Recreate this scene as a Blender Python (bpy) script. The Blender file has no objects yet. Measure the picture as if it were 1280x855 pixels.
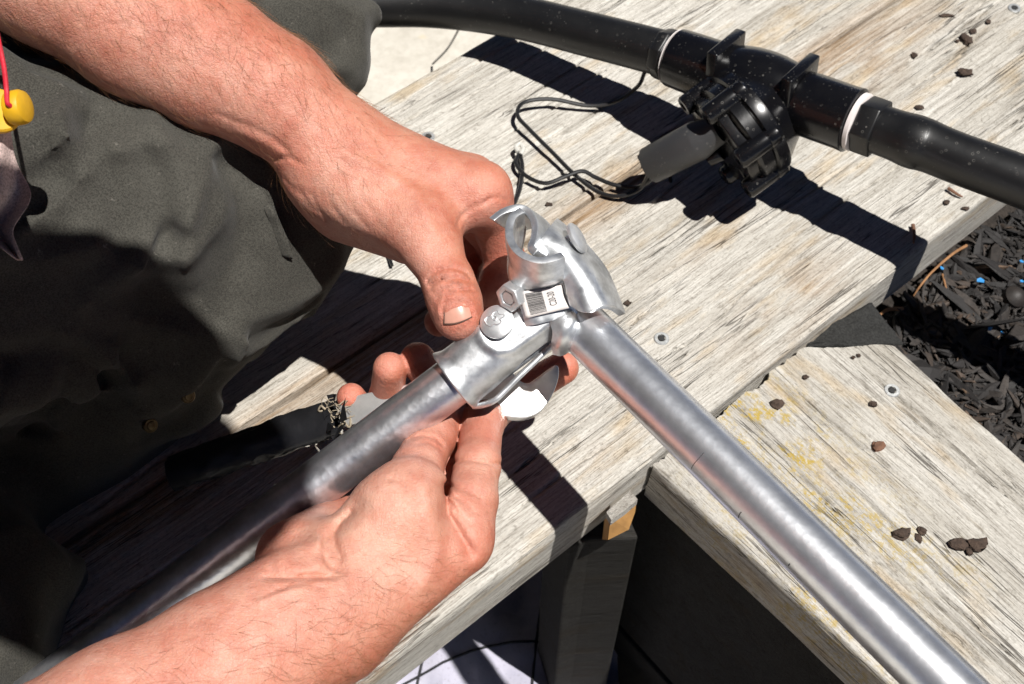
import bpy, math, random
import numpy as np
from mathutils import Vector, Matrix

random.seed(7)
rng = np.random.default_rng(11)
SC = bpy.context.scene
COL = SC.collection

# ------------------------------------------------------------------ camera
CAM_H = 0.704                      # metres above the plank tops
PITCH = math.radians(56.86)        # looking down
FPX = 1500.0                       # focal length for a 1280 px wide frame
cam_d = bpy.data.cameras.new("Camera")
cam = bpy.data.objects.new("Camera", cam_d); COL.objects.link(cam)
cam.location = (0, 0, CAM_H)
cam.rotation_euler = (math.pi/2 - PITCH, 0, 0)
cam_d.sensor_width = 36.0
cam_d.lens = 36.0*FPX/1280.0
cam_d.clip_start = 0.02
cam_d.clip_end = 400
cam_d.dof.use_dof = True
cam_d.dof.focus_distance = 0.66
cam_d.dof.aperture_fstop = 18
SC.camera = cam

# ------------------------------------------------------------------ sky, sun, exposure
SUN = Vector((0.285, -0.19, 1.0)).normalized()     # towards the sun
sun_el = math.asin(SUN.z)
sun_az = math.atan2(SUN.x, SUN.y)                  # clockwise from +Y
w = bpy.data.worlds.new("World"); SC.world = w; w.use_nodes = True
nt = w.node_tree
sky = nt.nodes.new("ShaderNodeTexSky"); sky.sky_type = 'NISHITA'; sky.sun_disc = False
sky.altitude = 2000; sky.air_density = 0.24; sky.dust_density = 0.1
sky.sun_elevation = sun_el; sky.sun_rotation = sun_az
bg = nt.nodes["Background"]; bg.inputs[1].default_value = 0.05
nt.links.new(sky.outputs[0], bg.inputs[0])
sd = bpy.data.lights.new("Sun", 'SUN'); sd.energy = 5.0; sd.angle = math.radians(0.53); sd.color = (1.0, 0.97, 0.925)
so = bpy.data.objects.new("Sun", sd); COL.objects.link(so)
so.rotation_euler = (-SUN).to_track_quat('-Z', 'Y').to_euler()
so.location = (1, -1, 3)
vs = SC.view_settings
vs.view_transform = 'Standard'; vs.look = 'None'; vs.exposure = 0.40; vs.gamma = 1.0
vs.use_curve_mapping = False
SC.cycles.max_bounces = 6; SC.cycles.diffuse_bounces = 3; SC.cycles.glossy_bounces = 3; SC.cycles.transmission_bounces = 2
SC.cycles.use_adaptive_sampling = True; SC.cycles.adaptive_threshold = 0.02; SC.cycles.use_denoising = True
SC.cycles.caustics_reflective = False; SC.cycles.caustics_refractive = False

# ------------------------------------------------------------------ geometry helpers
cF = np.array([0, math.cos(PITCH), -math.sin(PITCH)])
cU = np.array([0, math.sin(PITCH), math.cos(PITCH)])
cR = np.array([1.0, 0, 0])
CAM = np.array([0, 0, CAM_H])

def ray(x, y):
    return cF + cR*(x-640)/FPX - cU*(y-427.5)/FPX
def P(x, y, d):
    """a place in the scene: direction (x, y) in the photograph, d metres in front of the lens plane"""
    return CAM + ray(x, y)*d
def G(x, y, z=0.0):
    """the same direction, at height z"""
    r = ray(x, y); return CAM + r*((z-CAM_H)/r[2])
def proj(p):
    v = np.asarray(p) - CAM
    d = v@cF
    return 640+FPX*(v@cR)/d, 427.5-FPX*(v@cU)/d, d
def nrm(v):
    v = np.asarray(v, float); return v/np.linalg.norm(v)

def hash3(i, j, k, seed):
    n = (i.astype(np.int64)*374761393 + j.astype(np.int64)*668265263 + k.astype(np.int64)*2147483647 + seed*144665) & 0xffffffff
    n = ((n ^ (n >> 13))*1274126177) & 0xffffffff
    n = (n ^ (n >> 16)) & 0xffffff
    return n/float(0xffffff)*2-1
def vnoise(p, seed=0):
    p = np.asarray(p, float); f = np.floor(p); t = p-f; t = t*t*(3-2*t)
    i, j, k = f[..., 0].astype(int), f[..., 1].astype(int), f[..., 2].astype(int)
    x, y, z = t[..., 0], t[..., 1], t[..., 2]
    def h(a, b, c): return hash3(i+a, j+b, k+c, seed)
    return ((h(0,0,0)*(1-x)+h(1,0,0)*x)*(1-y)+(h(0,1,0)*(1-x)+h(1,1,0)*x)*y)*(1-z) + \
           ((h(0,0,1)*(1-x)+h(1,0,1)*x)*(1-y)+(h(0,1,1)*(1-x)+h(1,1,1)*x)*y)*z
def fbm(p, seed=0, o=3):
    s = 0; a = 1.0; p = np.asarray(p, float)
    for q in range(o):
        s = s + a*vnoise(p*(2.03**q), seed+q*17); a *= 0.5
    return s

class MB:
    """collects shapes for ONE mesh"""
    def __init__(self): self.v = []; self.f = []
    def add(self, v, f):
        o = len(self.v); self.v += [tuple(map(float, q)) for q in v]; self.f += [tuple(o+i for i in q) for q in f]; return self
    def tube(self, pts, rad, n=12, cap=True):
        pts = [np.asarray(p, float) for p in pts]; m = len(pts)
        if np.isscalar(rad): rad = [rad]*m
        T = [nrm(pts[min(i+1, m-1)]-pts[max(i-1, 0)]) for i in range(m)]
        a = np.array([0, 0, 1.0]) if abs(T[0][2]) < .9 else np.array([1.0, 0, 0])
        N = nrm(np.cross(T[0], a)); v = []; f = []
        for i in range(m):
            N = nrm(N - T[i]*(N@T[i])); B = np.cross(T[i], N)
            for k in range(n):
                t = 2*math.pi*k/n; v.append(pts[i]+(N*math.cos(t)+B*math.sin(t))*rad[i])
        for i in range(m-1):
            for k in range(n):
                f.append((i*n+k, i*n+(k+1) % n, (i+1)*n+(k+1) % n, (i+1)*n+k))
        if cap:
            f.append(tuple(range(n-1, -1, -1))); f.append(tuple((m-1)*n+k for k in range(n)))
        return self.add(v, f)
    def lathe(self, o, ax, prof, n=32, ref=None, cap=True):
        """prof: (distance along axis, radius)"""
        o = np.asarray(o, float); ax = nrm(ax)
        a = np.array([0, 0, 1.0]) if abs(ax[2]) < .9 else np.array([1.0, 0, 0])
        if ref is not None: a = np.asarray(ref, float)
        N = nrm(a-ax*(a@ax)); B = np.cross(ax, N); v = []; f = []; m = len(prof)
        for t, r in prof:
            for k in range(n):
                q = 2*math.pi*k/n; v.append(o+ax*t+(N*math.cos(q)+B*math.sin(q))*r)
        for i in range(m-1):
            for k in range(n): f.append((i*n+k, i*n+(k+1) % n, (i+1)*n+(k+1) % n, (i+1)*n+k))
        if cap:
            f.append(tuple(range(n-1, -1, -1))); f.append(tuple((m-1)*n+k for k in range(n)))
        return self.add(v, f)
    def prism(self, poly, off):
        """closed polygon of 3D points extruded by off"""
        n = len(poly); poly = [np.asarray(p, float) for p in poly]; off = np.asarray(off, float)
        v = poly+[p+off for p in poly]
        f = [tuple(range(n-1, -1, -1)), tuple(range(n, 2*n))]+[(k, (k+1) % n, n+(k+1) % n, n+k) for k in range(n)]
        return self.add(v, f)
    def box(self, c, ax, ay, az):
        """centre and three half-axes"""
        c, ax, ay, az = [np.asarray(q, float) for q in (c, ax, ay, az)]
        return self.prism([c-ax-ay-az, c+ax-ay-az, c+ax+ay-az, c-ax+ay-az], 2*az)
    def grid(self, A):
        """A: rows x cols x 3"""
        A = np.asarray(A, float); r, c = A.shape[:2]
        return self.add(A.reshape(-1, 3), [(i*c+j, i*c+j+1, (i+1)*c+j+1, (i+1)*c+j) for i in range(r-1) for j in range(c-1)])
    def build(self, name, m, parent=None, smooth=True, bevel=0, solid=0, subsurf=0, ang=35):
        return mkobj(name, self.v, self.f, m, parent, smooth, bevel, solid, subsurf, ang)

def mkobj(name, v, f, m, parent=None, smooth=True, bevel=0, solid=0, subsurf=0, ang=35, fix=True):
    me = bpy.data.meshes.new(name)
    me.from_pydata([tuple(q) for q in v], [], [tuple(q) for q in f]); me.update()
    if fix:
        import bmesh
        bm = bmesh.new(); bm.from_mesh(me); bmesh.ops.recalc_face_normals(bm, faces=bm.faces); bm.to_mesh(me); bm.free()
    if smooth:
        me.polygons.foreach_set("use_smooth", [True]*len(me.polygons))
        if ang and not subsurf and not bevel: me.set_sharp_from_angle(angle=math.radians(ang))
    me.materials.append(m)
    o = bpy.data.objects.new(name, me); COL.objects.link(o)
    if parent is not None: o.parent = parent; o.matrix_parent_inverse = parent.matrix_world.inverted() if False else Matrix.Translation(-Vector(parent.location))
    if solid:
        s = o.modifiers.new("solid", 'SOLIDIFY'); s.thickness = solid; s.offset = 0
    if bevel:
        b = o.modifiers.new("bevel", 'BEVEL'); b.width = bevel; b.segments = 2; b.limit_method = 'ANGLE'; b.angle_limit = math.radians(40)
    if subsurf:
        s = o.modifiers.new("sub", 'SUBSURF'); s.levels = subsurf; s.render_levels = subsurf
    return o

def empty(name, loc=(0, 0, 0)):
    o = bpy.data.objects.new(name, None); COL.objects.link(o); o.location = tuple(map(float, loc)); o.empty_display_size = .02; return o
def tag(o, label=None, cat=None, group=None, kind=None):
    if label: o["label"] = label
    if cat: o["category"] = cat
    if group: o["group"] = group
    if kind: o["kind"] = kind
    return o

def catmull(pts, sub=8):
    p = [np.asarray(q, float) for q in pts]; p = [2*p[0]-p[1]]+p+[2*p[-1]-p[-2]]; out = []
    for i in range(1, len(p)-2):
        for k in range(sub):
            t = k/sub
            out.append(.5*((2*p[i])+(p[i+1]-p[i-1])*t+(2*p[i-1]-5*p[i]+4*p[i+1]-p[i+2])*t*t+(3*p[i]-p[i-1]-3*p[i+1]+p[i+2])*t**3))
    out.append(p[-2]); return out

# ------------------------------------------------------------------ materials
class NT:
    def __init__(self, name):
        self.m = bpy.data.materials.new(name); self.m.use_nodes = True
        self.t = self.m.node_tree; self.b = self.t.nodes["Principled BSDF"]
        self.tc = self.t.nodes.new("ShaderNodeTexCoord")
    def n(self, typ, **kw):
        q = self.t.nodes.new(typ)
        for k, v in kw.items():
            if k.startswith("i_"): q.inputs[k[2:].replace("_", " ")].default_value = v
            else: setattr(q, k, v)
        return q
    def l(self, a, b): self.t.links.new(a, b)
    def mapping(self, scale, src="Object", loc=(0, 0, 0), rot=(0, 0, 0)):
        q = self.n("ShaderNodeMapping"); q.inputs["Scale"].default_value = scale; q.inputs["Location"].default_value = loc; q.inputs["Rotation"].default_value = rot
        self.l(self.tc.outputs[src], q.inputs[0]); return q.outputs[0]
    def noise(self, vec, scale, detail=4, rough=.55, dist=0):
        q = self.n("ShaderNodeTexNoise"); q.inputs["Scale"].default_value = scale; q.inputs["Detail"].default_value = detail
        q.inputs["Roughness"].default_value = rough; q.inputs["Distortion"].default_value = dist
        self.l(vec, q.inputs["Vector"]); return q.outputs["Fac"]
    def voro(self, vec, scale, feature='F1'):
        q = self.n("ShaderNodeTexVoronoi"); q.feature = feature; q.inputs["Scale"].default_value = scale
        self.l(vec, q.inputs["Vector"]); return q
    def ramp(self, fac, stops):
        q = self.n("ShaderNodeValToRGB"); e = q.color_ramp.elements
        while len(e) < len(stops): e.new(.5)
        for k, (p, c) in enumerate(stops):
            e[k].position = p
            e[k].color = (c, c, c, 1) if np.isscalar(c) else (*c, 1)
        self.l(fac, q.inputs[0]); return q.outputs[0]
    def mix(self, fac, a, b, mode='MIX'):
        q = self.n("ShaderNodeMix"); q.data_type = 'RGBA'; q.blend_type = mode
        for s, val in ((0, fac), (6, a), (7, b)):
            if hasattr(val, "is_output"): self.l(val, q.inputs[s])
            elif s == 0: q.inputs[0].default_value = val
            else: q.inputs[s].default_value = (*val, 1) if len(val) == 3 else val
        return q.outputs[2]
    def math(self, op, a, b=0.0, clamp=False):
        q = self.n("ShaderNodeMath"); q.operation = op; q.use_clamp = clamp
        for s, val in ((0, a), (1, b)):
            if hasattr(val, "is_output"): self.l(val, q.inputs[s])
            else: q.inputs[s].default_value = val
        return q.outputs[0]
    def bump(self, h, strength=.3, dist=.001, prev=None):
        q = self.n("ShaderNodeBump"); q.inputs["Strength"].default_value = strength; q.inputs["Distance"].default_value = dist
        self.l(h, q.inputs["Height"])
        if prev is not None: self.l(prev, q.inputs["Normal"])
        return q.outputs[0]
    def out(self, col=None, rough=None, normal=None, metal=None, **kw):
        for k, v in (("Base Color", col), ("Roughness", rough), ("Normal", normal), ("Metallic", metal)):
            if v is None: continue
            if hasattr(v, "is_output"): self.l(v, self.b.inputs[k])
            elif k == "Base Color": self.b.inputs[k].default_value = (*v, 1)
            else: self.b.inputs[k].default_value = v
        for k, v in kw.items(): self.b.inputs[k.replace("_", " ")].default_value = v
        return self.m

def mat_wood(name, loc, lichen=0.0, stain=0.0, dark=1.0, rough=1.0):
    t = NT(name)
    def mp(s): return t.mapping(s, loc=loc)
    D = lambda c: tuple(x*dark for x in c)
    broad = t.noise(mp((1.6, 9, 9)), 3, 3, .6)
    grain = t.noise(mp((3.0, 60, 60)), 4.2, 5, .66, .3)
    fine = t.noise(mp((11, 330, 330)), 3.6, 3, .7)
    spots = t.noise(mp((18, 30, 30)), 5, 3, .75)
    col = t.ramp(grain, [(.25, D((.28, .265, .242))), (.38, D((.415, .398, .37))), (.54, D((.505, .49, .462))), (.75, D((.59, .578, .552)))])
    col = t.mix(.9, col, t.ramp(fine, [(.33, (.44, .42, .39)), (.46, (.90, .89, .875)), (.66, (1.12, 1.12, 1.11))]), 'MULTIPLY')
    col = t.mix(.8, col, t.ramp(broad, [(.28, (.76, .735, .69)), (.5, (.97, .96, .94)), (.72, (1.06, 1.055, 1.045))]), 'MULTIPLY')
    st = t.ramp(t.noise(mp((3.4, 13, 13)), 3.3, 3, .65), [(.54, 0), (.70, .7)])
    col = t.mix(st, col, t.mix(1, col, (.90, .74, .53), 'MULTIPLY'))
    sp = t.ramp(spots, [(.585, 0), (.68, .6)])
    col = t.mix(sp, col, t.mix(1, col, (.50, .485, .46), 'MULTIPLY'))
    sk_ = t.noise(mp((60, 150, 150)), 6, 2, .8)
    col = t.mix(.75, col, t.ramp(sk_, [(.33, (.60, .585, .56)), (.47, (.97, .965, .95)), (.7, (1.06, 1.06, 1.05))]), 'MULTIPLY')
    cr = t.noise(mp((1.9, 44, 44)), 2.7, 3, .5, .25)
    crk = t.ramp(t.math('ABSOLUTE', t.math('SUBTRACT', cr, .5)), [(.0, 1), (.006, .75), (.013, 0)])
    gate = t.ramp(t.noise(mp((3.0, 12, 12)), 3, 1, .5), [(.50, 0), (.60, 1)])
    crk = t.math('MULTIPLY', crk, gate)
    col = t.mix(t.math('MULTIPLY', crk, .8), col, (.05, .042, .034))
    if stain:
        q = t.n("ShaderNodeAttribute"); q.attribute_name = "stain"
        col = t.mix(t.math('MULTIPLY', q.outputs["Fac"], t.ramp(grain, [(.3, 1), (.65, .35)])), col, t.mix(.95, col, (.62, .40, .21), 'MULTIPLY'))
    if lichen:
        q = t.n("ShaderNodeAttribute"); q.attribute_name = "lichen"
        lf = t.math('MULTIPLY', t.ramp(t.noise(mp((55, 75, 55)), 4, 4, .78), [(.47, 0), (.58, 1)]), t.ramp(t.noise(mp((9, 16, 16)), 4, 2, .6), [(.40, 0), (.55, 1)]))
        col = t.mix(t.math('MULTIPLY', t.math('MULTIPLY', q.outputs["Fac"], lf), .95), col, (.38, .27, .05))
    hgt = t.math('ADD', t.math('MULTIPLY', grain, .6), t.math('MULTIPLY', fine, .55))
    hgt = t.math('SUBTRACT', hgt, t.math('MULTIPLY', crk, 1.3))
    return t.out(col, .9, t.bump(hgt, .8*rough, .0012), Specular_IOR_Level=.15)

def mat_metal(name, base=(.62, .64, .66), rough=.33, spangle=1.0, streak=None, dents=.4, metal=.8, scr=0.0):
    t = NT(name); v = t.mapping((1, 1, 1))
    sp = t.voro(v, 240); sp2 = t.noise(v, 110, 4, .65); cl = t.noise(v, 26, 4, .65)
    lo = tuple(c*(1-.22*spangle) for c in base); hi = tuple(min(1, c*1.10) for c in base)
    col = t.mix(t.ramp(sp2, [(.36, 0), (.64, 1)]), lo, hi)
    col = t.mix(t.math('MULTIPLY', t.ramp(cl, [(.46, 0), (.64, 1)]), .40*spangle), col, tuple(c*.66 for c in base))
    rg = t.math('ADD', t.math('MULTIPLY', sp2, .16*spangle), rough-.08*spangle)
    rg = t.math('ADD', rg, t.math('MULTIPLY', t.ramp(cl, [(.45, 0), (.65, 1)]), .10*spangle))
    hgt = t.math('ADD', t.math('MULTIPLY', sp2, .5), t.math('MULTIPLY', sp.outputs["Distance"], .5))
    if streak:     # rust and scuffs drawn out along the pipe
        k = t.noise(t.mapping(streak), 16, 4, .7, .3)
        kk = t.ramp(k, [(.56, 0), (.64, 1)])
        col = t.mix(t.math('MULTIPLY', kk, scr), col, (.05, .042, .038))
        rg = t.math('ADD', rg, t.math('MULTIPLY', kk, .18*scr))
        br = t.ramp(t.noise(t.mapping(streak, loc=(4, 2, 1)), 34, 3, .7), [(.60, 0), (.66, 1)])
        col = t.mix(t.math('MULTIPLY', br, .5*scr), col, (.85, .85, .85))
        hgt = t.math('ADD', hgt, t.math('MULTIPLY', k, .6))
    return t.out(col, rg, t.bump(hgt, dents*.5, .0004), metal)

def mat_plastic(name, c=(.012, .012, .013), rough=.28, dust=.5, scale=1.0):
    t = NT(name); v = t.mapping((1, 1, 1))
    q = t.voro(v, 260*scale); ring = t.ramp(q.outputs["Distance"], [(.10, 0), (.16, 1), (.20, 0)])
    gate = t.ramp(t.noise(v, 60, 3, .6), [(.50, 0), (.60, 1)])
    speck = t.ramp(t.noise(v, 900*scale, 2, .5), [(.66, 0), (.70, 1)])
    sp2 = t.ramp(t.noise(v, 45, 4, .7), [(.5, 0), (.66, 1)])
    dm = t.math('MULTIPLY', t.math('MAXIMUM', t.math('MULTIPLY', ring, gate), t.math('MULTIPLY', speck, sp2)), dust, True)
    haze = t.ramp(t.noise(v, 25, 5, .7), [(.45, 0), (.8, .035*dust)])
    col = t.mix(t.math('MAXIMUM', dm, haze), c, (.42, .40, .36))
    rg = t.math('ADD', t.math('MULTIPLY', t.noise(v, 60, 4, .6), .18), rough-.06)
    rg = t.math('ADD', rg, t.math('MULTIPLY', dm, .4))
    return t.out(col, rg, t.bump(t.noise(v, 420, 3, .6), .06, .0004))

def mat_simple(name, c, rough=.6, var=.25, scale=60, bump=.2, metal=0.0, bscale=None, dist=.0006):
    t = NT(name); v = t.mapping((1, 1, 1)); n = t.noise(v, scale, 5, .6)
    col = t.mix(t.ramp(n, [(.32, 0), (.68, 1)]), tuple(x*(1-var) for x in c), tuple(min(1, x*(1+var)) for x in c))
    return t.out(col, rough, t.bump(t.noise(v, bscale or scale*4, 4, .6), bump, dist), metal)

def mat_skin():
    t = NT("skin"); v = t.mapping((1, 1, 1))
    q = t.n("ShaderNodeAttribute"); q.attribute_name = "red"
    dq = t.n("ShaderNodeAttribute"); dq.attribute_name = "dirt"
    blot = t.noise(v, 38, 5, .62); fineb = t.noise(v, 210, 4, .6)
    col = t.ramp(blot, [(.30, (.44, .175, .128)), (.5, (.56, .268, .203)), (.70, (.64, .350, .276))])
    col = t.mix(t.ramp(fineb, [(.3, .0), (.75, .45)]), col, (.56, .25, .16))
    col = t.mix(t.math('MULTIPLY', q.outputs["Fac"], .85), col, (.56, .185, .125))
    pale = t.n("ShaderNodeAttribute"); pale.attribute_name = "pale"
    col = t.mix(t.math('MULTIPLY', pale.outputs["Fac"], .7), col, (.64, .40, .30))
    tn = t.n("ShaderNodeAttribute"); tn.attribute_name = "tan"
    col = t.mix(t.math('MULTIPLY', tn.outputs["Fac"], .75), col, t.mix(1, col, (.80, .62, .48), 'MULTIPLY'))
    mot = t.noise(v, 95, 4, .7)
    col = t.mix(t.ramp(mot, [(.40, .55), (.56, 0)]), col, t.mix(1, col, (.90, .70, .66), 'MULTIPLY'))
    col = t.mix(t.ramp(mot, [(.56, 0), (.72, .5)]), col, t.mix(1, col, (1.08, 1.12, 1.12), 'MULTIPLY'))
    fr = t.ramp(t.noise(v, 430, 3, .5), [(.63, 0), (.72, .35)])
    col = t.mix(fr, col, (.30, .115, .065))
    dm = t.math('MULTIPLY', dq.outputs["Fac"], t.ramp(t.noise(v, 260, 5, .75), [(.40, 0), (.66, .7)]))
    col = t.mix(dm, col, (.11, .055, .038))
    cells = t.voro(v, 620, 'DISTANCE_TO_EDGE'); lines = t.noise(t.mapping((1, 1, 1), rot=(.4, .2, .9)), 520, 3, .6)
    wr = t.noise(v, 150, 4, .6, .6)
    h = t.math('ADD', t.math('MULTIPLY', t.ramp(cells.outputs["Distance"], [(0, 0), (.14, 1)]), .22), t.math('MULTIPLY', lines, .5))
    h = t.math('ADD', h, t.math('MULTIPLY', wr, .9))
    an1 = t.noise(t.mapping((1, 3.2, 1), rot=(.3, .5, .7)), 260, 4, .7); an2 = t.noise(t.mapping((3.4, 1, 1.2), rot=(.1, .3, -.5)), 230, 4, .7)
    h = t.math('ADD', h, t.math('MULTIPLY', t.math('ADD', an1, an2), .8))
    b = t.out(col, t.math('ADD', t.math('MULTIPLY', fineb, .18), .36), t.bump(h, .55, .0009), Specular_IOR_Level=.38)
    t.b.inputs["Subsurface Weight"].default_value = .14
    t.b.inputs["Subsurface Radius"].default_value = (1.0, .35, .18)
    t.b.inputs["Subsurface Scale"].default_value = .0035
    return b

def mat_fabric(name, c, weave=1400, worn=.35):
    t = NT(name); v = t.mapping((1, 1, 1))
    n = t.noise(v, 14, 5, .65); f = t.noise(v, 1000, 3, .75)
    col = t.mix(t.ramp(n, [(.3, 0), (.72, 1)]), tuple(x*(1-worn) for x in c), tuple(x*(1+worn) for x in c))
    col = t.mix(t.ramp(f, [(.42, .0), (.60, .45)]), col, tuple(min(1, x*2.0) for x in c))
    col = t.mix(t.ramp(f, [(.36, .4), (.48, 0)]), col, tuple(x*.4 for x in c))
    dust = t.ramp(t.noise(v, 130, 5, .75), [(.64, 0), (.72, .55)])
    col = t.mix(dust, col, (.22, .205, .18))
    wv = t.n("ShaderNodeTexWave"); wv.inputs["Scale"].default_value = weave*.3; wv.inputs["Distortion"].default_value = 1.2; wv.inputs["Detail"].default_value = 1
    t.l(t.mapping((1, 1, 1), rot=(.6, .5, .3)), wv.inputs[0])
    h = t.math('ADD', t.math('MULTIPLY', wv.outputs["Fac"], .4), t.math('MULTIPLY', f, .8))
    b1 = t.bump(t.noise(v, 60, 4, .6), .25, .002)
    return t.out(col, .93, t.bump(h, .35, .0005, b1), Specular_IOR_Level=.15, Sheen_Weight=.08)

M_A1 = mat_wood("wood_weathered", (0, 0, 0), stain=1)
M_A2 = mat_wood("wood_weathered_pale", (3.1, 1.7, .4), stain=1, dark=1.06)
M_B = mat_wood("wood_lichened", (7.3, 5.2, 1.1), lichen=1, dark=.95)
M_POST = mat_wood("wood_post_shaded", (2.3, 9.2, 4.1), dark=.065)  # plank wood darkened throughout: the hollow's deep shade is put into its colour
M_PIPE_R = mat_metal("galvanised_pipe", (.80, .82, .86), .33, .30, (1, 1, .03), .50, .92, .45)
M_PIPE_L = mat_metal("scuffed_pipe", (.74, .75, .80), .31, .8, (1, 1, .22), 1.0, .94, .95)
M_CLAMP = mat_metal("hot_dip_zinc", (.80, .82, .84), .37, 1.2, None, .8, .90)
M_STEEL = mat_metal("bright_steel", (.86, .85, .83), .34, .25, None, .2, .75)
M_BOLT = mat_metal("bolt_zinc", (.70, .71, .72), .45, .5, None, .5, .8)
M_HOSE = mat_plastic("black_poly_hose", (.0065, .0065, .007), .36, .20, .7)
M_VALVE = mat_plastic("black_glossy_plastic", (.0035, .0035, .0045), .20, .28, .8)
M_SOLEN = mat_plastic("charcoal_plastic", (.035, .035, .037), .45, .3, 1.0)
M_WIRE = mat_simple("wire_black", (.014, .014, .015), .32, .2, 40, .05)
M_CLEAR = mat_simple("wire_tip_clear", (.55, .54, .50), .2, .1)
M_RING = mat_simple("ring_pale_white", (.74, .68, .66), .45, .08)
M_SKIN = mat_skin()
M_NAIL = mat_simple("nail", (.52, .265, .20), .30, .10, 160, .12, 0, 300, .0004)
M_GRIME = mat_simple("nail_grime", (.10, .055, .04), .7, .3)
M_HAIR = mat_simple("arm_hair", (.26, .12, .05), .45, .3)
M_HEADHAIR = mat_simple("head_hair", (.06, .035, .02), .6, .3)
M_TROUSER = mat_fabric("trouser_cotton", (.049, .0468, .040))
M_SHIRT = mat_fabric("shirt_cotton", (.05, .055, .07))
M_RAG = mat_fabric("grey_cloth", (.42, .32, .295), 1400, .15)
M_BRASS = mat_simple("rivet_brass", (.16, .12, .065), .5, .3, 300, .2, 1.0)
M_YELLOW = mat_simple("yellow_foam", (.58, .32, .006), .5, .12, 90, .15)
M_RED = mat_simple("red_cord", (.50, .012, .03), .45, .12, 200, .2)
M_TAPE = mat_simple("black_tape", (.012, .012, .0135), .36, .3, 40, .35, 0, 90, .002)
M_FIBRE = mat_simple("frayed_fibre", (.30, .25, .18), .9, .3, 300, .4)
M_LABEL = mat_simple("label_white", (.66, .62, .60), .5, .06, 120, .05)
M_PRINT = mat_simple("label_ink", (.02, .02, .022), .6, .1)
M_MAT = mat_simple("weed_mat", (.022, .022, .021), .95, .6, 700, .9, 0, 900, .0015)
M_CLOD = mat_simple("soil_clod", (.055, .036, .026), .95, .4, 260, .8, 0, 400, .002)
M_BARK = mat_simple("bark_chip", (.15, .075, .045), .9, .4, 180, .6, 0, 300, .0012)
M_TWIG = mat_simple("twig_tan", (.28, .14, .06), .8, .3, 120, .3)
M_BLUE = mat_simple("blue_scrap", (.04, .24, .55), .4, .12, 90, .1)
M_OFFCUT = mat_simple("fresh_orange_wood", (.36, .19, .06), .75, .25, 70, .4)
M_SCREW = mat_simple("screw_zinc", (.62, .63, .62), .42, .15, 400, .3, .75)
M_SLOT = mat_simple("screw_socket", (.02, .02, .02), .8, .1)

def mat_ground():
    t = NT("pale_ground"); v = t.mapping((1, 1, 1))
    a = t.noise(v, 9, 6, .65); b = t.noise(v, 90, 4, .6); y = t.noise(v, 13, 3, .5)
    col = t.ramp(a, [(.3, (.44, .41, .355)), (.5, (.53, .50, .44)), (.7, (.58, .555, .50))])
    col = t.mix(t.ramp(b, [(.35, .35), (.6, 0)]), col, (.33, .30, .25))
    col = t.mix(t.ramp(y, [(.62, 0), (.70, .5)]), col, (.58, .44, .20))
    return t.out(col, .9, t.bump(b, .4, .002))
M_GROUND = mat_ground()
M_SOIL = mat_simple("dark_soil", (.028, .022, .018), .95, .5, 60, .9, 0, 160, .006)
def mat_mulch():
    t = NT("bark_mulch"); 
    q = t.n("ShaderNodeAttribute"); q.attribute_name = "tone"
    col = t.ramp(q.outputs["Fac"], [(0, (.010, .009, .009)), (.4, (.022, .019, .018)), (.72, (.046, .037, .031)), (.9, (.09, .06, .042)), (1, (.20, .125, .075))])
    v = t.mapping((1, 1, 1)); n = t.noise(v, 260, 4, .65)
    col = t.mix(t.ramp(n, [(.35, .6), (.65, 0)]), col, (.008, .007, .007))
    return t.out(col, .72, t.bump(n, .6, .0012), Specular_IOR_Level=.45)
M_MULCH = mat_mulch()
def mat_sack():
    t = NT("blue_white_sack"); v = t.mapping((1, 1, 1)); n = t.noise(v, 16, 5, .6)
    col = t.ramp(n, [(.3, (.34, .335, .42)), (.5, (.42, .41, .49)), (.7, (.49, .47, .52))])
    sp = t.ramp(t.noise(v, 320, 3, .6), [(.58, 0), (.66, .35)])
    col = t.mix(sp, col, (.2, .18, .2))
    return t.out(col, .8, t.bump(t.noise(v, 120, 4, .6), .3, .001))
M_SACK = mat_sack()
M_CORD = mat_simple("black_cord", (.015, .015, .017), .7, .2)

# ------------------------------------------------------------------ ground
dA = np.array([math.cos(math.radians(39.5)), math.sin(math.radians(39.5))]); nA = np.array([-dA[1], dA[0]])
def XA(s, o): return np.array([dA[0]*s+nA[0]*o, dA[1]*s+nA[1]*o])     # along plank A, across
OFF_LO, OFF_SEAM, OFF_UP = .2263, .4178, .605

gz = -0.78
g = MB(); g.add([(-60, -60, gz), (60, -60, gz), (60, 60, gz), (-60, 60, gz)], [(0, 1, 2, 3)])
tag(g.build("ground", M_GROUND, smooth=False), kind="structure")

# raised pale apron beyond the upper plank
s = MB()
a = [XA(-1.2, OFF_UP+.012), XA(3.0, OFF_UP+.012), XA(3.0, 3.2), XA(-1.2, 3.2)]
s.prism([(*q, -.24) for q in a], (0, 0, -.5))
tag(s.build("path", M_GROUND, smooth=False), kind="structure")

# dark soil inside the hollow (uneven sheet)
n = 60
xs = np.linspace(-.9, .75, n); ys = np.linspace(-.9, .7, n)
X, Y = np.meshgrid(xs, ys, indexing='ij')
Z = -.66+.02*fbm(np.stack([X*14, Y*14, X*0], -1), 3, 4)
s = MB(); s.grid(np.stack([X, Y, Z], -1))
tag(s.build("soil", M_SOIL), kind="structure")

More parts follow.
